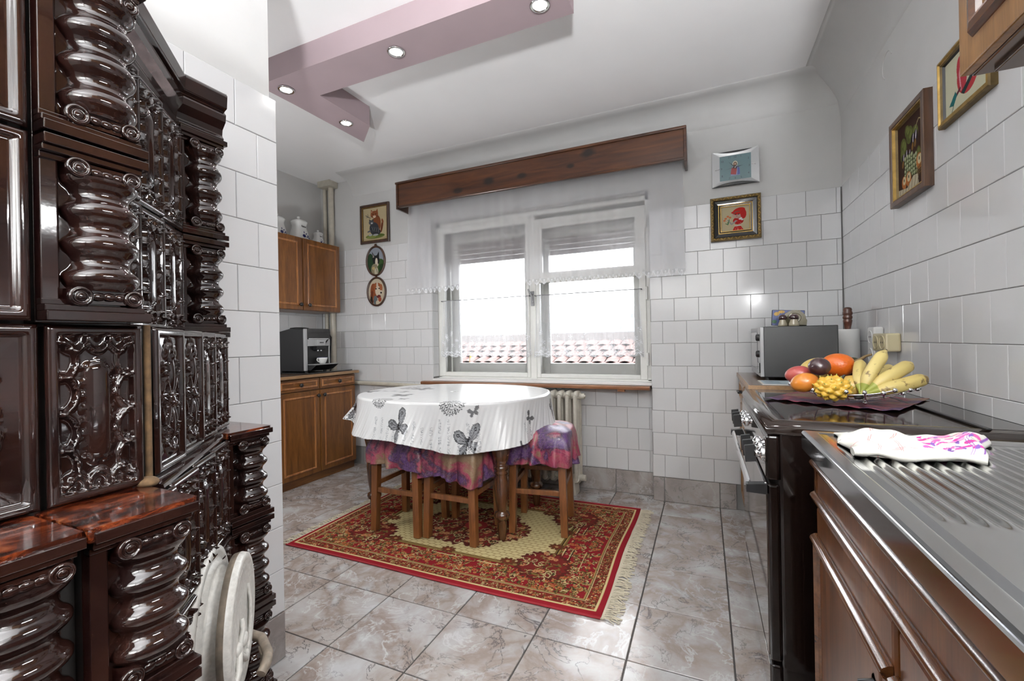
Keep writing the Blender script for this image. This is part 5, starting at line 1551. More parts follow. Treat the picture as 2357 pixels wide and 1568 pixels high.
# ------------------------------------------------------------------ pictures and clock
def wall_xf(side, u, z):
    """local x to the right as seen from the room, local y into the wall, origin on the wall surface"""
    if side == 'back': return Matrix.Translation((u, YB, z))
    return Matrix.Translation((XR, u, z)) @ Matrix.Rotation(-PI/2, 4, 'Z')
def canvas_part(cv, xf, w_, h_, y, parent, name='embroidery', mat='stitch', res=None, curve=None):
    nx, ny = min(cv.nx, 260), min(cv.ny, 260)
    u = np.linspace(0, 1, nx); v = np.linspace(0, 1, ny); U, V = np.meshgrid(u, v)
    Q = np.stack([(U-.5)*w_, np.full(U.shape, y), (V-.5)*h_], -1)
    A = np.array(xf); Q = Q @ A[:3, :3].T + A[:3, 3]
    return grid(name, Q, M[mat], parent, cv.sample(U*cv.w, V*cv.h), smooth=False)
def rect_frame(name, label, side, u, z, w_, h_, prof, mats, cv, vw, vh, vy=-.006, cat='picture', partname='embroidery', tilt=0):
    """prof: list of (inset from outer edge, protrusion) rings; mats: material per ring step"""
    xf = wall_xf(side, u, z) @ Matrix.Rotation(tilt, 4, 'Y')
    loc = xf.translation
    t = thing(name, label, cat, tuple(loc))
    groups = {}
    for k in range(len(prof)-1):
        groups.setdefault(mats[k], []).append(k)
    first = True
    for mt, ks in groups.items():
        m = MB(xf)
        for k in ks:
            R = []
            for ins, pr in (prof[k], prof[k+1]):
                a, b = w_/2-ins, h_/2-ins
                R.append([(-a, -pr, -b), (a, -pr, -b), (a, -pr, b), (-a, -pr, b)])
            m.rings(R, True, False, False)
        m.build('frame' if first else 'inner_moulding', M[mt], t, bevel=.0008); first = False
    m = MB(xf); m.box(-w_/2+.004, w_/2-.004, -.004, -.0005, -h_/2+.004, h_/2-.004); m.build('backboard', M['dark_hole'], t)
    canvas_part(cv, xf, vw, vh, vy, t, partname)
    return t, xf
# kittens embroidery
cv = Canvas(.26, .30, .0014, (.40, .33, .20))
r_ = np.random.RandomState(2)
cv.rect(0, .26, 0, .02, (.33, .26, .15)); cv.ell(.13, .035, .105, .022, (.10, .13, .03)); cv.ell(.09, .03, .05, .012, (.16, .19, .05)); cv.ell(.19, .04, .04, .010, (.07, .10, .02))
cv.ell(.15, .150, .045, .075, (.17, .055, .02)); cv.ell(.205, .115, .012, .055, (.12, .035, .015), -.2); cv.ell(.213, .165, .010, .022, (.20, .07, .03), .3)
cv.ell(.125, .235, .042, .034, (.20, .065, .025)); cv.poly([(.085, .245), (.088, .285), (.112, .262)], (.20, .065, .025)); cv.poly([(.140, .262), (.160, .285), (.166, .245)], (.20, .065, .025)); cv.poly([(.091, .252), (.093, .272), (.105, .260)], (.45, .25, .17))
cv.ell(.125, .215, .016, .012, (.55, .42, .30)); cv.ell(.110, .238, .006, .004, (.02, .015, .01)); cv.ell(.140, .238, .006, .004, (.02, .015, .01)); cv.ell(.125, .222, .004, .003, (.30, .08, .06))
cv.ell(.120, .105, .050, .060, (.035, .038, .045), .3); cv.ell(.150, .070, .040, .030, (.03, .03, .035)); cv.ell(.090, .165, .028, .022, (.07, .075, .08)); cv.poly([(.066, .175), (.066, .200), (.085, .185)], (.05, .05, .055)); cv.poly([(.095, .185), (.112, .200), (.114, .175)], (.05, .05, .055))
for k in range(9): cv.line([(.085+k*.011, .125-.002*k), (.100+k*.010, .085-.003*k)], .0035, (.20, .21, .22) if k % 2 else (.012, .012, .015))
cv.ell(.065, .085, .022, .008, (.10, .10, .11), .2); cv.ell(.078, .050, .020, .009, (.30, .31, .32)); cv.ell(.135, .046, .030, .009, (.28, .29, .30)); cv.ell(.095, .158, .010, .006, (.5, .5, .5))
for s in (-1, 1):
    for k in (-1, 0, 1): cv.line([(.125+s*.02, .217), (.125+s*.055, .217+k*.010)], .0012, (.02, .02, .02))
cv.line([(.030, .235), (.060, .215), (.080, .205)], .006, (.06, .06, .06)); cv.line([(.035, .215), (.055, .222)], .004, (.07, .07, .07)); cv.line([(.050, .245), (.058, .218)], .004, (.05, .05, .05))
rect_frame('picture', 'small dark-framed embroidery of two kittens left of the window', 'back', -2.684, 2.172, .322, .348,
           [(0, 0), (0, .018), (.004, .021), (.020, .018), (.022, .014), (.024, .017), (.027, .012), (.030, .006)], ['dark_frame', 'dark_frame', 'dark_frame', 'dark_frame', 'gold', 'gold', 'dark_frame'], cv, .264, .290)
# oval dog embroideries
def oval(label, u, z, rx, ry, cv):
    xf = wall_xf('back', u, z); t = thing('oval_picture', label, 'picture', (u, YB, z), 0, 'oval animal embroideries')
    m = MB(xf); R = []
    for (s_, pr) in ((1.0, 0), (1.0, .010), (.97, .016), (.90, .017), (.84, .012), (.82, .006)):
        R.append([((rx-(1-s_)*.10)*math.cos(a), -pr, (ry-(1-s_)*.10)*math.sin(a)) for a in np.linspace(0, 2*PI, 57)[:-1]])
    m.rings(R, True, False, True); m.build('frame', M['dark_frame'], t)
    nx = 150; u_ = np.linspace(-1, 1, nx); U, V = np.meshgrid(u_, u_)
    # square grid squeezed to the oval
    X = U*np.sqrt(1-V*V/2)*(rx-.016); Z_ = V*np.sqrt(1-U*U/2)*(ry-.016)
    Q = np.stack([X, np.full(X.shape, -.0065), Z_], -1); A = np.array(xf); Q = Q @ A[:3, :3].T + A[:3, 3]
    grid('embroidery', Q, M['stitch'], t, cv.sample(X+cv.w/2, Z_+cv.h/2), smooth=False)
    m = MB(xf); m.rings([[(.012*math.cos(a), -.004, ry+.006+.010*math.sin(a)) for a in np.linspace(0, 2*PI, 13)[:-1]], [(.012*math.cos(a), -.009, ry+.006+.010*math.sin(a)) for a in np.linspace(0, 2*PI, 13)[:-1]]]); m.build('hanger', M['dark_frame'], t)
cv = Canvas(.20, .26, .0013, (.22, .24, .28)); cv.rect(0, .2, 0, .12, (.03, .05, .02)); cv.ell(.15, .09, .05, .055, (.035, .075, .02)); cv.ell(.165, .06, .03, .04, (.02, .04, .015)); cv.ell(.04, .12, .035, .08, (.02, .045, .02))
cv.poly([(.065, .13), (.060, .215), (.098, .165)], (.012, .013, .014)); cv.poly([(.105, .165), (.138, .215), (.140, .13)], (.012, .013, .014)); cv.ell(.105, .135, .038, .045, (.014, .014, .015)); cv.ell(.108, .12, .014, .036, (.55, .47, .38)); cv.ell(.108, .095, .022, .016, (.50, .42, .34)); cv.ell(.108, .092, .006, .005, (.01, .01, .01))
cv.ell(.085, .055, .038, .05, (.20, .17, .11)); cv.ell(.105, .035, .022, .035, (.42, .38, .28)); cv.ell(.075, .065, .016, .014, (.40, .30, .13)); cv.poly([(.068, .16), (.068, .20), (.085, .165)], (.25, .22, .20)); cv.line([(.09, .08), (.07, .03)], .004, (.33, .27, .16)); cv.line([(.1, .07), (.12, .02)], .004, (.05, .05, .04))
oval('oval dark-framed embroidery of a black and tan dog, upper of the pair', -2.683, 1.838, .108, .137, cv)
cv = Canvas(.20, .26, .0013, (.42, .36, .27)); cv.ell(.07, .12, .038, .085, (.20, .055, .02), .1); cv.ell(.05, .08, .022, .06, (.13, .035, .015)); cv.ell(.105, .175, .045, .035, (.24, .07, .025)); cv.ell(.115, .135, .030, .045, (.52, .44, .34)); cv.ell(.108, .185, .010, .030, (.50, .42, .33)); cv.ell(.150, .160, .016, .035, (.25, .08, .03)); cv.ell(.145, .125, .020, .016, (.50, .42, .33))
cv.ell(.150, .118, .010, .009, (.02, .015, .012)); cv.ell(.125, .085, .022, .016, (.10, .02, .02)); cv.ell(.135, .06, .018, .022, (.25, .06, .03)); cv.ell(.085, .055, .022, .04, (.09, .11, .12)); cv.ell(.110, .03, .02, .022, (.45, .38, .28)); cv.ell(.095, .155, .008, .006, (.01, .01, .01)); cv.ell(.128, .158, .007, .006, (.01, .01, .01)); cv.ell(.04, .05, .014, .04, (.02, .015, .01)); cv.line([(.09, .20), (.07, .12), (.06, .06)], .006, (.30, .10, .04)); cv.line([(.14, .2), (.155, .15)], .005, (.33, .12, .05))
oval('oval dark-framed embroidery of a brown and white spaniel, lower of the pair', -2.679, 1.563, .108, .133, cv)
# child in red embroidery: a plain generic figure with flowers
cv = Canvas(.19, .19, .0012, (.36, .31, .20))
cv.ell(.115, .075, .036, .030, (.30, .012, .012)); cv.poly([(.075, .0), (.150, .0), (.130, .035), (.092, .035)], (.32, .015, .012)); cv.rect(.088, .134, .033, .039, (.45, .42, .38))
for k in range(26): cv.ell(.08+r_.uniform(0, .065), r_.uniform(0, .095), .0016, .0016, (.5, .45, .42))
cv.ell(.108, .125, .034, .030, (.36, .24, .20)); cv.ell(.120, .150, .044, .026, (.33, .016, .012), .3); cv.ell(.150, .125, .020, .038, (.30, .014, .012)); cv.ell(.082, .142, .014, .008, (.33, .016, .012))
cv.ell(.098, .126, .004, .005, (.02, .03, .04)); cv.ell(.118, .126, .004, .005, (.02, .03, .04)); cv.ell(.106, .112, .005, .002, (.30, .03, .03)); cv.line([(.085, .135), (.10, .148), (.125, .148)], .005, (.06, .09, .07))
cv.ell(.130, .090, .012, .008, (.55, .55, .55), .5); cv.ell(.140, .082, .010, .007, (.45, .50, .48), -.5)
cv.line([(.100, .075), (.070, .050), (.045, .085)], .010, (.22, .21, .21))
for (x, y) in ((.03, .10), (.045, .115), (.022, .085), (.060, .105)): cv.ell(x, y, .008, .007, (.42, .06, .03)); cv.ell(x, y, .003, .003, (.5, .3, .05))
for (x, y) in ((.045, .07), (.03, .06), (.055, .09)): cv.line([(.045, .05), (x, y)], .005, (.03, .12, .05))
t, xf = rect_frame('picture', 'embroidery of a child in a red hat in a carved black and gold frame', 'back', .189, 1.850, .286, .278,
    [(0, 0), (0, .020), (.004, .028), (.012, .031), (.020, .026), (.024, .020), (.040, .015), (.046, .014), (.047, .018), (.050, .018), (.052, .014), (.058, .012), (.059, .015), (.062, .015), (.064, .008)],
    ['black_gloss', 'gold_dull', 'gold_dull', 'gold_dull', 'black_gloss', 'black_gloss', 'black_gloss', 'gold', 'gold', 'gold', 'black_gloss', 'gold', 'gold', 'gold'], cv, .158, .150, -.0085)
ov = MB(xf)
for s_ in range(4):
    n = 13
    for k in range(n):
        f = (k+.5)/n*2-1; a = .128*f*(.286/.278 if s_ % 2 == 0 else 1)
        p = [(a, .126), (.131, a*.96), (a, -.126), (-.131, a*.96)][s_]
        an = [0, PI/2, 0, PI/2][s_]+(.75 if k % 2 else -.6)
        dx, dz = .0095*math.cos(an), .0095*math.sin(an)
        ov.tube([(p[0]-dx, -.029, p[1]-dz), (p[0], -.034, p[1]+.002), (p[0]+dx, -.029, p[1]+dz)], .003, 6, radii=[.0012, .0034, .0012])
o = ov.build('carved_ornament', M['gold'], t); o['kind'] = 'stuff'
# grapes still life on the right wall
cv = Canvas(.27, .30, .0014, (.032, .013, .008))
for (x, y, a, b, r0) in ((.06, .20, .03, .04, .3), (.12, .23, .03, .035, -.3), (.17, .22, .03, .03, .2), (.10, .25, .022, .03, .5), (.20, .13, .018, .025, 0), (.045, .175, .02, .03, 0)):
    cv.ell(x, y, a, b, (.075, .085, .018), r0); cv.ell(x+.004, y+.004, a*.6, b*.55, (.12, .14, .035), r0); cv.line([(x-a*.6, y-b*.6), (x+a*.5, y+b*.6)], .003, (.03, .035, .01))
for (x, y, s_) in ((.055, .150, 1), (.085, .155, 1), (.115, .150, .8), (.150, .195, 1.2), (.175, .20, 1.2)):
    cv.ell(x, y, .016*s_, .024*s_, (.012, .008, .012), -.2); cv.ell(x+.004, y+.008, .004*s_, .016*s_, (.42, .38, .44), -.2); cv.ell(x-.004, y-.018*s_, .009, .016, (.16, .085, .02), -.2)
for k in range(34):
    x = .075+(k % 6)*.021+r_.uniform(-.004, .004); y = .065+(k//6)*.016+r_.uniform(-.003, .003)
    cv.ell(x, y, .012, .012, (.035, .04, .015)); cv.ell(x, y+.001, .0098, .0102, (.17, .20, .10)); cv.ell(x-.002, y+.003, .006, .006, (.36, .38, .24))
for (x, y, s_) in ((.205, .095, 1.1), (.105, .055, 1.05), (.060, .052, .95)):
    cv.ell(x, y, .024*s_, .030*s_, (.34, .12, .03), .2); cv.ell(x+.002, y+.008, .016*s_, .018*s_, (.48, .40, .24)); cv.ell(x, y+.010, .004, .007, (.02, .015, .01)); cv.line([(x, y+.026), (x+.008, y+.038)], .003, (.05, .03, .01))
for k in range(8): cv.line([(.17+.001*k, .035+k*.005), (.27, .055+k*.006)], .003, (.13, .07, .015) if k % 2 else (.05, .025, .008))
cv.poly([(0, 0), (0, .035), (.04, .030), (.09, .022), (.15, .055), (.19, .050), (.20, 0)], (.40, .35, .25))
for k in range(7): cv.line([(.015+k*.028, .0), (.02+k*.03, .028+.004*k)], .0035, (.10, .07, .04))
cv.line([(.19, .25), (.205, .262), (.22, .256), (.232, .266)], .004, (.36, .30, .16)); cv.line([(.175, .236), (.19, .25)], .004, (.30, .25, .13))
rect_frame('picture', 'brown-framed embroidery of grapes and apples on the right-hand tiled wall', 'right', 2.163, 1.793, .312, .345,
    [(0, 0), (0, .026), (.002, .028), (.020, .028), (.022, .024), (.023, .026), (.027, .026), (.029, .016), (.033, .008)], ['brown_frame', 'brown_frame', 'brown_frame', 'brown_frame', 'gold', 'gold', 'gold', 'gold_dull'], cv, .25, .282, -.0085)
# red pepper picture
cv = Canvas(.22, .17, .0012, (.46, .45, .33))
cv.ell(.12, .085, .055, .060, (.33, .03, .035)); cv.ell(.12, .085, .030, .036, (.46, .45, .33)); cv.ell(.090, .10, .024, .055, (.36, .035, .05), .2); cv.line([(.085, .05), (.078, .10), (.09, .14)], .006, (.55, .25, .28)); cv.line([(.06, .045), (.08, .055)], .01, (.10, .02, .03))
cv.poly([(.085, .040), (.16, .085), (.17, .075), (.10, .028)], (.02, .035, .035)); cv.poly([(.02, .028), (.055, .060), (.065, .045), (.045, .020)], (.01, .10, .10)); cv.line([(.045, .022), (.035, .004)], .003, (.02, .04, .04)); cv.line([(.12, .05), (.18, .08)], .004, (.02, .03, .03))
rect_frame('picture', 'small gilt-framed picture of a red vegetable half hidden behind the wall cupboard', 'right', 1.782, 1.890, .292, .222,
    [(0, 0), (0, .016), (.004, .020), (.010, .021), (.013, .016), (.018, .018), (.022, .013), (.026, .006)], ['gold_dull', 'gold_dull', 'gold', 'gold', 'gold', 'gold_dull', 'black_satin'], cv, .242, .172, -.0065)
# clock
xf = wall_xf('back', .193, 2.167)
ck_ = thing('wall_clock', 'rectangular silver wall clock with a teal dial and a robed figure in the middle', 'clock', (.193, YB, 2.167))
MB(xf).box(-.128, .128, -.022, -.001, -.108, .108).build('case', M['black_satin'], ck_, bevel=.004)
m = MB(xf)
def arcpts(x0, x1, z0, sag, n=17): return [(x0+(x1-x0)*k/(n-1), z0-sag*(1-((2*k/(n-1))-1)**2)) for k in range(n)]
n = 17
ot_ = arcpts(-.132, .132, .113, .022); ob = [(x, -z) for x, z in ot_]
it = [(x*.088/.132, .078) for x, z in ot_]; ib = [(x, -z) for x, z in it]
for (o_, i_, sg) in ((ot_, it, 1), (ob, ib, -1)):
    vs = [(x, -.030, z) for x, z in o_]+[(x, -.027, z) for x, z in i_]+[(x, -.022, z) for x, z in o_]+[(x, -.020, z) for x, z in i_]
    fs = [(k, k+1, n+k+1, n+k) for k in range(n-1)]+[(2*n+k, 2*n+k+1, k+1, k) for k in range(n-1)]+[(n+k, n+k+1, 3*n+k+1, 3*n+k) for k in range(n-1)]
    m.add(vs, fs)
for s_ in (-1, 1):
    x0, x1 = s_*.132, s_*.088
    vs = [(x0, -.030, .113), (x0, -.030, -.113), (x1, -.027, -.078), (x1, -.027, .078), (x0, -.002, .113), (x0, -.002, -.113), (x1, -.020, -.078), (x1, -.020, .078)]
    m.add(vs, [(0, 1, 2, 3), (4, 5, 1, 0), (2, 6, 7, 3)])
m.build('bezel', M['silver_plastic'], ck_)
dial = plain('teal_dial', (.085, .155, .17), .35, 0, .5, .3)
MB(xf).box(-.092, .092, -.023, -.0215, -.082, .082).build('dial', dial, ck_)
for k in range(12):
    a = (k+1)*PI/6; s_, c_ = math.sin(a), math.cos(a); q_ = min(.078/max(abs(s_), 1e-3), .066/max(abs(c_), 1e-3))
    x, z = s_*min(q_, .079/max(abs(s_), .01)), c_*min(q_, .079)
    if k+1 in (11, 1): x = math.copysign(.033, s_); z = .066
    if k+1 in (5, 7): x = math.copysign(.033, s_); z = -.066
    if k+1 in (10, 2): x = math.copysign(.074, s_); z = .046
    if k+1 in (8, 4): x = math.copysign(.074, s_); z = -.046
    text_mesh('numeral', str(k+1), .017, M['ink'], ck_, xf @ Vector((x, -.0242, z)), (PI/2, 0, 0))
def hand(ang, L, wd, y):
    m = MB(xf); s_, c_ = math.sin(ang), math.cos(ang)
    m.add([(-c_*wd-s_*.012, y, s_*wd-c_*.012), (c_*wd-s_*.012, y, -s_*wd-c_*.012), (s_*L, y, c_*L)], [(0, 1, 2)]); m.build('hand', M['ink'], ck_)
hand(math.radians(-44), .058, .004, -.0262); hand(math.radians(80), .046, .005, -.0256); hand(math.radians(-99), .066, .0012, -.0268)
MB(xf).lathe([(.005, 0), (.004, -.004), (.001, -.005)], (0, -.0245, 0), 'y', 14).build('hub', M['chrome'], ck_)
fg = thing('x', 'x', 'x'); bpy.data.objects.remove(fg)
cvj = [([( -.026, -.050), (.026, -.050), (.024, -.010), (.010, .010), (-.010, .010), (-.024, -.008)], (.20, .22, .36), -.0236), ([(-.026, -.040), (.004, -.046), (.010, -.012), (-.008, .008), (-.022, -.006)], (.24, .03, .03), -.0240), ([(.012, -.048), (.026, -.046), (.024, -.008), (.014, .004)], (.04, .06, .22), -.0240)]
for i, (pl, c3, y) in enumerate(cvj): 
    m = MB(xf); m.add([(a, y, b) for a, b in pl], [tuple(range(len(pl)))]); m.build('robe', plain('figure_colour', c3, .5), ck_)
m = MB(xf); m.add([(.014*math.cos(a), -.0236, .024+.017*math.sin(a)) for a in np.linspace(0, 2*PI, 25)[:-1]], [tuple(range(24))]); m.build('halo', plain('halo_cream', (.50, .46, .33), .5), ck_)
m = MB(xf); m.add([(.010*math.cos(a), -.0240, .021+.014*math.sin(a)) for a in np.linspace(0, 2*PI, 21)[:-1]], [tuple(range(20))]); m.build('hair', plain('hair_brown', (.05, .025, .012), .6), ck_)
m = MB(xf); m.add([(.0055*math.cos(a), -.0243, .022+.008*math.sin(a)) for a in np.linspace(0, 2*PI, 17)[:-1]], [tuple(range(16))]); m.build('head', plain('face_tone', (.36, .23, .16), .6), ck_)
for s_, z in ((-1, -.002), (1, .004)):
    m = MB(xf); m.tube([(s_*.112, -.029, z-.004), (s_*.104, -.034, z), (s_*.098, -.031, z-.001), (s_*.090, -.031, z+.003)], .0022, 6); m.build('clip', M['chrome'], ck_)

# ------------------------------------------------------------------ sockets
def socket(label, u, z, w_, h_, d, matn, holes):
    xf = wall_xf('right', u, z); t = thing('wall_socket', label, 'socket', (XR, u, z))
    MB(xf).box(-w_/2, w_/2, -d, -.0005, -h_/2, h_/2).build('housing', M[matn], t, bevel=.008, seg=3)
    for (a, b, r0) in holes:
        hl_ = MB(xf).lathe([(r0, -.0), (r0, -.0025), (r0*.9, -.003), (r0*.86, .0), (r0*.84, .001)], (a, -d, b), 'y', 24, caps=False).build('socket_ring', M[matn], t)
        MB(xf).lathe([(r0*.85, -.0012), (.001, -.0012)], (a, -d, b), 'y', 24, caps=False).build('recess', M['cream_plastic'] if matn == 'cream_plastic' else M['white_plastic'], hl_)
        for s_ in (-1, 1): MB(xf).lathe([(.0042, -.0018), (.0005, -.0019)], (a+s_*.0095, -d, b), 'y', 10, caps=False).build('pin_hole', M['dark_hole'], hl_)
socket('cream double wall socket standing proud of the right-hand tiles above the fruit', 2.395, 1.066, .165, .078, .052, 'cream_plastic', [(-.040, 0, .030), (.040, 0, .030)])
socket('white tall double wall socket behind the cream one, beside the kitchen roll', 2.545, 1.050, .085, .170, .040, 'white_plastic', [(0, .040, .030), (0, -.042, .030)])

# ------------------------------------------------------------------ microwave and what stands on it
mw = thing('microwave', 'black microwave oven with a grey mirrored front on the corner cabinet', 'microwave', (.43, 2.8, .878))
x0, x1, y0, y1, z0, z1 = .262, .588, 2.565, 3.035, .893, 1.150
MB().box(x0+.012, x1, y0, y1, z0, z1).build('casing', M['black_satin'], mw, bevel=.003)
MB().box(x0-.004, x0+.013, y0+.105, y1, z0+.002, z1-.002).build('door', M['grey_plastic'], mw, bevel=.003)
mirror = plain('mirrored_door_glass', (.16, .16, .165), .08, .6, .6, .8)
MB().box(x0-.006, x0-.003, y0+.125, y1-.03, z0+.035, z1-.028).build('door_window', mirror, mw)
pn = MB().box(x0-.004, x0+.013, y0+.001, y0+.103, z0+.002, z1-.002).build('control_panel', M['silver_plastic'], mw, bevel=.002)
for z in (1.095, 1.010): MB().lathe([(.018, 0), (.017, -.013), (.010, -.016)], (x0-.004, y0+.050, z), 'x', 20).build('dial', M['black_satin'], pn)
MB().box(x0-.008, x0-.003, y0+.016, y0+.088, .912, .965).build('door_button', M['black_gloss'], pn, bevel=.002)
for (x, y) in ((x0+.03, y0+.03), (x0+.03, y1-.03), (x1-.03, y0+.03), (x1-.03, y1-.03)):
    MB().cyl((x, y, .877), (x, y, z0), .011, 12).build('foot', M['black_satin'], mw)
# condiment set
def shaker(label, x, y, s_=1.0):
    t = thing('shaker', label, 'shaker', (x, y, 1.151), 0, 'glazed salt and pepper shakers')
    gl_ = plain('stoneware', (.36, .32, .23), .2, 0, .5, .6)
    MB().lathe([(.017*s_, 0), (.022*s_, .002), (.021*s_, .012), (.014*s_, .032), (.014*s_, .036)], (x, y, 1.1505), n=24).build('body', gl_, t)
    MB().lathe([(.014*s_, .035), (.0185*s_, .038), (.020*s_, .046), (.016*s_, .056), (.008*s_, .061), (.001, .062)], (x, y, 1.1505), n=24).build('lid', plain('oxblood_glaze', (.035, .010, .012), .1, 0, .6, 1.0), t)
shaker('left salt shaker of cream stoneware with a dark red lid on the microwave', .372, 2.66)
shaker('right pepper shaker of cream stoneware with a dark red lid on the microwave', .419, 2.645, 1.12)
th_ = thing('napkin_holder', 'round olive-brown glazed napkin holder behind the shakers on the microwave', 'holder', (.425, 2.72, 1.151))
xf = Matrix.Translation((.432, 2.71, 1.151))
og = plain('olive_glaze', (.115, .10, .055), .15, 0.2, .6, .9)
m = MB(xf); pts = [(-.052, 0), (-.055, .03)]+[(.050*math.cos(a), .040+.045*math.sin(a)) for a in np.linspace(PI, 0, 17)]+[(.055, .03), (.052, 0)]
m.prism(pts, -.008, .008, 'xz'); m.build('front_plate', og, th_, bevel=.003)
m = MB(xf); m.rings([[(.030*s_*math.cos(a), -.008-h_, .045+.026*s_*math.sin(a)) for a in np.linspace(0, 2*PI, 25)[:-1]] for s_, h_ in ((1, 0), (.92, .004), (.80, .002), (.72, .003), (.5, .001), (.02, .004))], True, False); m.build('medallion', og, th_)
m = MB(xf); m.prism(pts, .022, .034, 'xz'); m.build('back_plate', og, th_, bevel=.003); MB(xf).box(-.05, .05, -.008, .034, 0, .006).build('base', og, th_)
cv = Canvas(.155, .09, .001, (.05, .07, .20))
for (x, y, a, b, c3, r0) in ((.022, .068, .014, .011, (.55, .33, .06), .3), (.045, .080, .016, .008, (.55, .33, .06), 0), (.128, .06, .012, .032, (.55, .35, .08), 0), (.112, .085, .010, .01, (.10, .12, .30), 0), (.132, .05, .008, .010, (.55, .06, .03), 0), (.125, .022, .014, .010, (.55, .33, .06), 0), (.012, .022, .012, .010, (.02, .10, .04), 0), (.09, .02, .02, .01, (.16, .20, .40), 0)):
    cv.ell(x, y, a, b, c3, r0)
for k in range(6): cv.line([(.02+.025*k, 0), (.03+.022*k, .09)], .0012, (.02, .02, .03))
xf = Matrix.Translation((.410, 2.775, 1.151)) @ Matrix.Rotation(.06, 4, 'Y')
tt = thing('picture_tile', 'small blue and yellow patterned tile propped up at the back of the microwave', 'tile', (.41, 2.775, 1.151))
MB(xf).box(-.0765, .0765, .0, .010, .004, .090).build('slab', M['black_gloss'], tt, bevel=.003)
canvas_part(cv, xf @ Matrix.Translation((0, 0, .047)), .148, .082, -.0008, tt, 'painted_face', 'print_paper')
# kitchen roll on a turned stand
kr = thing('kitchen_roll_holder', 'white kitchen roll on a stand with a turned dark wood knob', 'kitchen roll', (.682, 2.82, .876))
kx, ky = .679, 2.82
MB().lathe([(.062, 0), (.062, .012), (.055, .016)], (kx, ky, .8765), n=36).build('base', M['turned_dark'], kr)
MB().lathe([(.056, .018), (.0575, .022), (.0575, .250), (.056, .254), (.018, .254)], (kx, ky, .8765), n=44).build('paper_roll', M['paper_roll'], kr)
MB().lathe([(.012, .250), (.013, .258), (.019, .290), (.0205, .300), (.017, .304), (.0205, .311), (.0215, .319), (.0175, .326), (.0215, .333), (.0215, .342), (.0185, .348), (.0200, .356), (.0175, .364), (.010, .369), (.001, .370)], (kx+.008, ky, .8765), n=28).build('finial', M['turned_dark'], kr)
# magazine in front of the microwave
cv = Canvas(.13, .27, .0012, (.33, .42, .50))
for k in range(9): cv.rect(.012, .118, .02+k*.026, .026+k*.026+.004, (.10, .16, .22) if k % 2 else (.62, .66, .68))
cv.rect(.075, .118, .05, .20, (.50, .58, .62)); cv.line([(.0, .0), (.13, .0), (.13, .27), (0, .27), (0, 0)], .012, (.62, .58, .50)); cv.line([(.03, .22), (.10, .06)], .005, (.08, .13, .18))
xfm = Matrix(((1, 0, 0, .315), (0, 1, 0, 2.455), (0, 0, 1, .8775), (0, 0, 0, 1)))
mg = MB(); mg.box(.242, .388, 2.340, 2.548, .8765, .8795); mo = mg.build('booklet', M['paper_roll'], None); tag(mo, 'thin blue-grey printed booklet lying in front of the microwave', 'booklet')
nx, ny = 110, 160
u = np.linspace(0, 1, nx); v = np.linspace(0, 1, ny); U, V = np.meshgrid(u, v)
grid('cover', np.stack([.243+U*.144, 2.341+V*.206, np.full(U.shape, .8800)], -1), M['print_paper'], mo, cv.sample(U*.13, V*.27), smooth=False)

# ------------------------------------------------------------------ fruit bowl on a printed cloth, on the cooker
cl = Canvas(.6, .6, .003, (.2, .1, .1))
nx, ny = 140, 130
# quilt corners: near-left, near-right, far-right, far-left
Cn = np.array([[.205, 1.925], [.530, 1.690], [.735, 2.045], [.385, 2.245]])
u = np.linspace(0, 1, nx); v = np.linspace(0, 1, ny); U, V = np.meshgrid(u, v)
Pq = ((1-U)*(1-V))[..., None]*Cn[0]+(U*(1-V))[..., None]*Cn[1]+(U*V)[..., None]*Cn[2]+((1-U)*V)[..., None]*Cn[3]
zz_ = .8640+.0016*np.sin(U*31)*np.sin(V*23)+.003*np.exp(-((1-U)/.05)**2)+.002*np.exp(-(V/.04)**2)*(1+np.sin(U*40))
o = grid('place_cloth', np.concatenate([Pq, zz_[..., None]], -1), M['tie'])
tag(o, 'purple and red printed cloth laid on the cooker under the wire fruit bowl', 'cloth')
mm_ = o.modifiers.new('thickness', 'SOLIDIFY'); mm_.thickness = .0012; mm_.offset = 1
BX, BY, BZ = .462, 1.885, .871
bk = thing('wire_fruit_bowl', 'shallow chrome wire fruit bowl with ball ends on the printed cloth', 'bowl', (BX, BY, BZ))
def dish(x, y): return BZ+.006+1.55*(x*x)+1.75*(y*y)
wm = []
rz_ = -.30; cr_, sr_ = math.cos(rz_), math.sin(rz_)
def BW(x, y, dz=0): return (BX+x*cr_-y*sr_, BY+x*sr_+y*cr_, dish(x, y)+dz)
for k in range(7):
    y = -.126+k*.042; L = math.sqrt(max(.178**2-(y*1.05)**2, .004))
    pts = [BW(x, y) for x in np.linspace(-L, L, 17)]
    w_ = MB().tube(pts, .0021, 6).build('wire', M['chrome'], bk)
    m = MB(); 
    for p in (pts[0], pts[-1]): m = MB(); m.ell(p, .0072, .0072, .0072, 12, 8); m.build('ball_end', M['chrome'], w_)
for k in range(7):
    x = -.138+k*.046; L = math.sqrt(max(.162**2-(x*1.0)**2, .004))
    pts = [BW(x, y, -.004) for y in np.linspace(-L, L, 15)]
    w_ = MB().tube(pts, .0021, 6).build('wire', M['chrome'], bk)
    for p in (pts[0], pts[-1]): m = MB(); m.ell(p, .0072, .0072, .0072, 12, 8); m.build('ball_end', M['chrome'], w_)
for k in range(4):
    a = PI/4+k*PI/2; x, y = .06*math.cos(a), .055*math.sin(a); p = BW(x, y, -.004)
    MB().ell((p[0], p[1], BZ+.000), .006, .006, .006, 12, 8).cyl((p[0], p[1], BZ), p, .002, 6).build('foot', M['chrome'], bk)
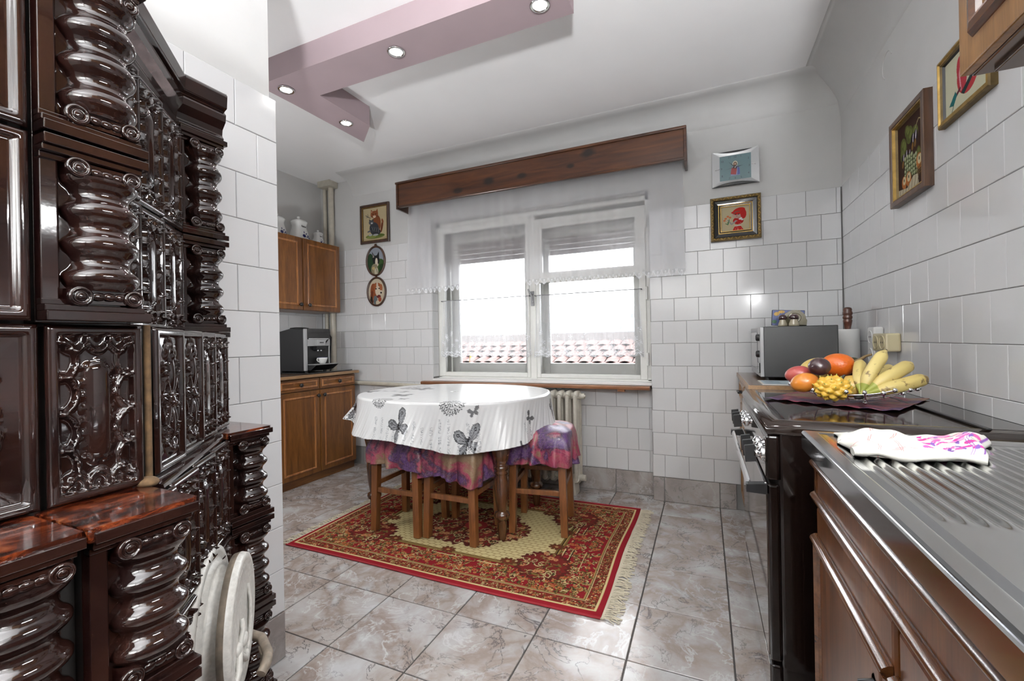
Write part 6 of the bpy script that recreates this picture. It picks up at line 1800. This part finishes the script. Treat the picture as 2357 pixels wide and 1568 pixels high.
def fruit_mat(name, c1, c2, rough=.35, coat=.3, axis_scale=6, bump=0, bs=60, spots=None):
    t = NT(name); v = t.coords((1, 1, 1)); n = t.noise(v, axis_scale, 3)
    c = t.ramp(n, [(.35, c1), (.65, c2)])
    nb = t.noise(t.coords(), bs, 3)
    if spots:
        sp = t.noise(t.coords((1, 1, 1)), spots[1], 4, .6); k = t.ramp(sp, [(.60, 0.0), (.66, .85)]); c = t.mix(k, c, spots[0])
    return t.pr(c, rough, 0, .5, coat, t.bump(nb, bump or .05, .002), .2)
FG = 'fruits in the wire bowl'
def fruit(name, label, cat, c, r3, mat, rot=(0, 0, 0), fn=None, stem=None, nu=40, nv=26):
    m = MB(); R3 = Matrix.Rotation(rot[2], 3, 'Z') @ Matrix.Rotation(rot[1], 3, 'Y') @ Matrix.Rotation(rot[0], 3, 'X')
    t = thing(name, label, cat, (c[0], c[1], c[2]-r3[2]), 0, FG)
    m.ell(c, r3[0], r3[1], r3[2], nu, nv, fn=fn, rot=R3); m.build('flesh', mat, t)
    if stem:
        MB().tube([Vector(c)+R3 @ Vector(p) for p in stem[0]], stem[1], 8, r1=stem[2]).build('stem', stem[3], t)
    return t
mgP = fruit_mat('pink_mango_skin', (.36, .045, .055), (.42, .09, .06), .35)
fruit('mango', 'pink-red mango at the left end of the fruit bowl', 'mango', (.312, 1.905, .960), (.043, .032, .030), mgP, (0, -.25, -.3))
mgY = fruit_mat('yellow_mango_skin', (.60, .27, .03), (.55, .17, .02), .3, .4)
fruit('mango', 'yellow-orange mango in front at the left of the fruit bowl', 'mango', (.316, 1.815, .938), (.043, .035, .033), mgY, (0, -.3, -.2))
pur = fruit_mat('passion_fruit_skin', (.020, .008, .012), (.055, .022, .025), .3, .6, 9, .8, 45)
fruit('passion_fruit', 'wrinkled dark purple passion fruit among the mangoes', 'passion fruit', (.366, 1.845, .992), (.034, .031, .031), pur, fn=lambda d: 1+.02*math.sin(d.x*17)*math.sin(d.z*15))
ora = fruit_mat('orange_granadilla_skin', (.62, .14, .008), (.55, .09, .006), .35, .3, 8, .6, 160)
stem_m = plain('dry_stem', (.15, .10, .045), .8)
fruit('granadilla', 'orange granadilla with a long dry stem on top of the bowl', 'granadilla', (.440, 1.935, .992), (.053, .043, .043), ora, (0, -.05, -.45), stem=([(.050, 0, .010), (.066, 0, .018), (.082, -.002, .030), (.100, -.002, .036)], .0075, .0035, stem_m))
mel = fruit_mat('yellow_melon_skin', (.55, .40, .10), (.60, .44, .13), .4)
fruit('melon', 'small pale yellow melon behind the passion fruit', 'melon', (.385, 1.985, .972), (.058, .05, .044), mel, (0, -.3, -.3))
grn = fruit_mat('dark_green_skin', (.018, .022, .010), (.03, .035, .016), .3)
fruit('avocado', 'dark green avocado half hidden behind the orange granadilla', 'avocado', (.497, 1.985, .975), (.036, .036, .044), grn)
red = fruit_mat('red_apple_skin', (.28, .035, .02), (.35, .09, .03), .3)
fruit('apple', 'red fruit showing between the granadilla and the bananas', 'apple', (.533, 2.000, .950), (.038, .038, .036), red)
lem = fruit_mat('quince_skin', (.50, .33, .06), (.56, .38, .09), .45)
fruit('quince', 'yellow quince beside the spiky fruit in front of the bananas', 'quince', (.458, 1.840, .925), (.044, .040, .038), lem)
# yellow pitahaya: body with scale tips
pit = fruit_mat('pitahaya_skin', (.62, .36, .035), (.68, .42, .06), .4, .3, 10)
tips = plain('pitahaya_tip', (.33, .36, .08), .5)
pc = Vector((.388, 1.775, .925))
pt_ = thing('pitahaya', 'yellow knobbly pitahaya at the front of the fruit bowl', 'pitahaya', (pc.x, pc.y, pc.z-.04), 0, FG)
knobs_ = []
for i in range(46):
    ph = math.acos(1-2*(i+.5)/46); th = PI*(1+5**.5)*i; knobs_.append(Vector((math.cos(th)*math.sin(ph), math.sin(th)*math.sin(ph), math.cos(ph))))
def kf(d):
    b = max(d.dot(k) for k in knobs_); return 1+.22*max(0, (b-.955)/.045)**1.3
MB().ell(pc, .046, .042, .036, 110, 70, fn=kf).build('flesh', pit, pt_)
m = MB()
for k in knobs_:
    p = Vector((pc.x+k.x*.046*1.20, pc.y+k.y*.042*1.20, pc.z+k.z*.036*1.20)); q_ = p+Vector((k.x*.004, k.y*.004, k.z*.004+.002)); m.tube([p-(q_-p)*.6, q_], .0028, 6, r1=.0010)
o = m.build('scale_tip', tips, pt_); o['kind'] = 'stuff'
MB().tube([(pc.x+.024, pc.y-.006, pc.z+.034), (pc.x+.032, pc.y-.010, pc.z+.045)], .006, 8, r1=.003).build('stem', M['dark_hole'], pt_)
# bananas
ban = fruit_mat('banana_skin', (.55, .42, .13), (.62, .50, .19), .45, .1, 5, .05, 60, ((.12, .06, .02), 26))
bgr = fruit_mat('banana_stalk', (.26, .30, .05), (.38, .38, .08), .5)
btip = plain('banana_tip', (.03, .02, .01), .8)
bb = thing('banana_bunch', 'bunch of five ripe bananas at the right end of the fruit bowl', 'bananas', (.49, 1.80, .89))
root = Vector((.465, 1.775, .905))
specs = [  # tip, bulge control, radius
    ((.500, 1.900, 1.010), (.468, 1.830, .975), .0175), ((.552, 1.845, 1.046), (.492, 1.790, .985), .0195),
    ((.625, 1.870, 1.000), (.560, 1.770, .985), .0205), ((.650, 1.830, .958), (.575, 1.735, .945), .0205), ((.598, 1.930, .985), (.525, 1.850, .975), .018)]
for tip, ctl, r0 in specs:
    A_, B_, C_ = root, Vector(ctl), Vector(tip)
    pts = []; rad = []
    for k in range(25):
        t = k/24; p = A_*(1-t)**2+B_*2*t*(1-t)+C_*t*t; pts.append(p)
        rad.append(.006 if t < .10 else (.006+(r0-.006)*min(1, (t-.10)/.22)**.8 if t < .8 else r0*max(.25, (1-((t-.8)/.21)**2.2))))
    # five-sided body
    m = MB(); R = []; prev = None
    for i, p in enumerate(pts):
        d = (pts[min(i+1, 24)]-pts[max(i-1, 0)]).normalized(); e1 = (Vector((0, 0, 1))-d*d.z).normalized() if prev is None else (prev-d*prev.dot(d)).normalized(); prev = e1; e2 = d.cross(e1)
        R.append([tuple(p+(e1*math.cos(a)+e2*math.sin(a))*rad[i]*(1+.05*math.cos(5*a))) for a in np.linspace(0, 2*PI, 21)[:-1]])
    b_ = MB().rings(R[5:]).build('banana', ban, bb)
    MB().rings(R[:6]).build('stalk', bgr, b_)
    d = (pts[-1]-pts[-2]).normalized(); MB().tube([pts[-1]-d*.001, pts[-1]+d*.005], .0045, 8, r1=.003).build('tip', btip, b_)
MB().ell(tuple(root+Vector((-.008, -.004, -.006))), .014, .010, .010, 14, 8).build('crown', M['dark_hole'], bb)

# ------------------------------------------------------------------ tea towel on the draining board
nx, ny = 190, 90
u = np.linspace(0, 1, nx); v = np.linspace(0, 1, ny); U, V = np.meshgrid(u, v)
Cn = np.array([[.258, 1.035], [.452, 1.050], [.548, 1.262], [.272, 1.262]])
Pq = ((1-U)*(1-V))[..., None]*Cn[0]+(U*(1-V))[..., None]*Cn[1]+(U*V)[..., None]*Cn[2]+((1-U)*V)[..., None]*Cn[3]
Pq[..., 0] += .006*np.sin(V*9); Pq[..., 1] += .008*np.sin(U*8+1)*(V < .5)
def towel(zoff, amp, seed, mp):
    r2 = np.random.RandomState(seed); ph = r2.uniform(0, 6, 6)
    e = np.minimum(np.minimum(U, 1-U), np.minimum(V, 1-V)); rise = np.clip(e/.07, 0, 1)**.5
    return zoff+amp*rise*(1+.35*np.sin(U*13+V*5+ph[0])+.25*np.sin(U*7-V*11+ph[1])+.18*np.sin(U*31+V*9+ph[2]))
Z1_ = towel(.8690, .0125, 4, 0)+.010*np.clip((U-.72)/.2, 0, 1)*np.clip(V/.3, 0, 1)*(1-np.clip((U-.96)/.04, 0, 1))
tc = Canvas(1, .6, .004, (.56, .55, .50))
cv = tc
for x in (.20, .215, .36, .375): cv.line([(x, .0), (x+.04, .6)], .004, (.50, .14, .15))
for y in (.12, .135): cv.line([(0, y), (.5, y+.02)], .003, (.50, .16, .17))
rr_ = np.random.RandomState(5)
for k in range(60):
    x = .55+rr_.beta(1.4, 1.4)*.42; y = rr_.uniform(.08, .55); cv.ell(x, y, rr_.uniform(.02, .06), rr_.uniform(.008, .03), [(.62, .10, .30), (.55, .05, .24), (.66, .25, .40), (.60, .58, .56)][rr_.randint(0, 4)], rr_.uniform(-.6, .6))
for k in range(12): cv.ell(rr_.uniform(.6, .95), rr_.uniform(.1, .5), .015, .03, (.16, .08, .28), rr_.uniform(-.5, .5))
for x in (.90, .915, .975): cv.line([(x, 0), (x, .6)], .008, (.20, .08, .30))
cv.rect(.985, 1, 0, .6, (.55, .54, .50))
tw = grid('tea_towel', np.concatenate([Pq, Z1_[..., None]], -1), painted('linen_print', .95, 0, 500, .25, .1), None, cv.sample(U, V*.6))
tag(tw, 'white tea towel with pink and purple print crumpled on the draining board', 'towel')
mm_ = tw.modifiers.new('thickness', 'SOLIDIFY'); mm_.thickness = .003; mm_.offset = -1
# folded front roll of the towel
fr_ = MB(); pts = [(.2575+.195*t+.003*math.sin(t*15), 1.036+.014*t+.008*math.sin(t*8+1)-.001, .8765+.002*math.sin(t*11)) for t in np.linspace(0, 1, 30)]
fr_.tube(pts, .0075, 12, radii=[.008+.0025*math.sin(k*.7) for k in range(30)]); fr_.build('rolled_hem', plain('linen_hem', (.56, .55, .50), .95, nscale=300, nstr=.3), tw)

# ------------------------------------------------------------------ coffee machine, cup and jars on the left
cm_ = thing('coffee_machine', 'black and silver bean-to-cup coffee machine on the base cabinet', 'coffee machine', (-3.1, 2.72, .867))
X0_, X1_, Ya, Yb2 = -3.30, -2.955, 2.590, 2.842
MB().box(-3.32, -2.86, 2.53, 3.0, .8675, .876).build('glass_mat', M['black_gloss'], cm_, bevel=.002)
m = MB(); m.prism([(X0_, .884), (X1_-.012, .884), (X1_-.012, 1.226), (-3.14, 1.232), (-3.25, 1.212), (X0_, 1.185)], Ya, Yb2, 'xz'); m.build('body', M['black_satin'], cm_, bevel=.008, seg=3)
MB().box(X1_-.024, X1_, Ya-.003, Ya+.019, .888, 1.230).build('side_trim', M['silver_plastic'], cm_, bevel=.003)
MB().box(X1_-.014, X1_-.002, Ya+.021, Yb2+.002, 1.152, 1.232).build('display_panel', M['black_gloss'], cm_, bevel=.002)
MB().box(X1_-.004, X1_+.001, Ya+.03, Yb2-.012, 1.146, 1.152).build('chrome_line', M['chrome'], cm_)
MB().box(X1_-.014, X1_+.0, Ya+.021, Yb2+.002, 1.088, 1.144).build('upper_front', M['silver_plastic'], cm_, bevel=.002)
MB().box(X1_-.06, X1_-.040, Ya+.021, Yb2-.005, .945, 1.090).build('inner_back', M['silver_plastic'], cm_, bevel=.002)
MB().box(X1_-.0395, X1_-.0385, Ya+.024, Yb2-.008, 1.012, 1.015).build('seam', M['dark_hole'], cm_)
MB().box(X1_-.06, X1_-.004, Yb2-.010, Yb2+.002, .905, 1.09).build('side_post', M['silver_plastic'], cm_, bevel=.002)
sp = MB().box(X1_-.015, X1_+.030, Ya+.092, Ya+.180, 1.088, 1.142).build('spout_housing', M['silver_plastic'], cm_, bevel=.004)
MB().prism([(X1_-.03, 1.088), (X1_+.030, 1.088), (X1_+.026, 1.058), (X1_-.02, 1.050)], Ya+.086, Ya+.178, 'xz').build('spout', M['black_satin'], sp, bevel=.004)
for y in (Ya+.118, Ya+.152): MB().cyl((X1_+.004, y, 1.058), (X1_+.004, y, 1.046), .008, 12).build('nozzle', M['chrome'], sp)
text_mesh('lettering', 'SIEMENS', .0115, M['ink'], sp, (X1_+.0307, Ya+.136, 1.116), (PI/2, 0, PI/2), offset=.0003)
m = MB(); m.prism([(X1_-.06, .892), (X1_+.03, .892), (X1_+.095, .935), (X1_-.06, .935)], Ya+.021, Yb2, 'xz'); dt = m.build('drip_tray', M['black_satin'], cm_, bevel=.004)
MB().prism([(X1_-.058, .935), (X1_+.090, .935), (X1_+.090, .9405), (X1_-.058, .9405)], Ya+.024, Yb2-.003, 'xz').build('drip_grid', M['silver_plastic'], dt, bevel=.001)
MB().lathe([(.065, 0), (.068, .004), (.064, .012), (.03, .017), (.001, .018)], (-3.10, 2.66, 1.229), n=36, sx=1.0, sy=1.2).build('bean_lid', M['black_satin'], cm_)
for y in (Ya+.03, Yb2-.03):
    for x in (X0_+.03, X1_-.03): MB().cyl((x, y, .876), (x, y, .885), .012, 12).build('foot', M['black_satin'], cm_)
ho = MB(); ho.tube([(X1_+.01, Ya+.182, 1.104), (X1_-.0, 2.815, 1.135), (X1_-.03, 2.87, 1.18), (X1_-.06, 2.915, 1.165), (X1_-.075, 2.925, 1.10), (X1_-.08, 2.922, .98), (X1_-.08, 2.92, .885)], .0055, 8); ho.build('milk_hose', M['black_satin'], cm_)
cup = thing('cup', 'small white porcelain coffee cup standing on the drip tray', 'cup', (-2.925, 2.712, .941))
cx_, cy_, cz_ = -2.915, 2.722, .9410
MB().lathe([(.020, 0), (.022, .002), (.030, .016), (.0385, .038), (.040, .052), (.0375, .052), (.035, .036), (.022, .010), (.001, .008)], (cx_, cy_, cz_), n=36, caps=False).build('bowl', M['china'], cup)
MB().lathe([(.0366, .045), (.001, .045)], (cx_, cy_, cz_), n=28, caps=False).build('coffee', plain('dark_coffee', (.012, .003, .004), .1), cup)
MB().tube([(cx_, cy_-.037, cz_+.044), (cx_+.002, cy_-.055, cz_+.046), (cx_+.002, cy_-.060, cz_+.034), (cx_, cy_-.048, cz_+.020), (cx_, cy_-.034, cz_+.016)], .0038, 8).build('handle', M['china'], cup)
MB().lathe([(.0402, .0505), (.0400, .0535), (.0375, .0535)], (cx_, cy_, cz_), n=36, caps=False).build('gold_rim', M['cobalt'], cup)
def jar(label, y, s_, text, x=-3.185):
    t = thing('storage_jar', label, 'jar', (x, y, 1.986), 0, 'blue onion pattern jars on the wall cabinet'); z = 1.9865
    def sq(prof, nm, matn, par):
        R = []
        for r, h in prof:
            R.append([(x+r*s_*math.copysign(abs(math.cos(a))**.62, math.cos(a)), y+r*s_*math.copysign(abs(math.sin(a))**.62, math.sin(a)), z+h*s_) for a in np.linspace(0, 2*PI, 41)[:-1]])
        return MB().rings(R).build(nm, M[matn], par)
    sq([(.050, 0), (.056, .004), (.056, .025), (.050, .060), (.042, .090), (.040, .105), (.044, .120), (.046, .128)], 'body', 'china', t)
    sq([(.046, .128), (.047, .132), (.040, .142), (.022, .150), (.010, .153), (.008, .158), (.011, .164), (.008, .170), (.001, .172)], 'lid', 'china', t)
    def onface(u, h):
        r = float(np.interp(h, [0, .025, .06, .09, .105, .12], [.056, .056, .050, .042, .040, .044]))+.0012
        return (x+r*s_, y+u*s_, z+h*s_)
    def blot(pts, nm='blue_flower'):
        m = MB(); m.add([onface(a, b) for a, b in pts], [tuple(range(len(pts)))]); return m.build(nm, M['cobalt'], t)
    blot([(-.006+.013*math.cos(a), .034+.011*math.sin(a)) for a in np.linspace(0, 2*PI, 15)[:-1]])
    for (a, b, an) in ((.012, .050, .6), (.024, .038, -.6), (.030, .024, -.9), (-.004, .058, 1.6), (.018, .030, .2)):
        blot([(a+.010*math.cos(an), b+.010*math.sin(an)), (a-.004*math.sin(an), b+.004*math.cos(an)), (a-.010*math.cos(an), b-.010*math.sin(an)), (a+.004*math.sin(an), b-.004*math.cos(an))], 'blue_leaf')
    if text:
        p = onface(0, .098); text_mesh('lettering', text, .017*s_, M['ink'], t, (p[0]+.002, p[1], p[2]), (PI/2, 0, PI/2), extrude=.0002, offset=.0005)
jar('white jar with blue flowers cut off by the stove wall, on the wall cabinet', 2.545, 1.15, None, -3.20)
jar('large white waisted jar with blue flowers and black lettering on the wall cabinet', 2.745, 1.28, 'Faina', -3.185)
jar('small white jar with blue flowers nearest the pipes on top of the wall cabinet', 2.935, .82, 'Sare', -3.17)
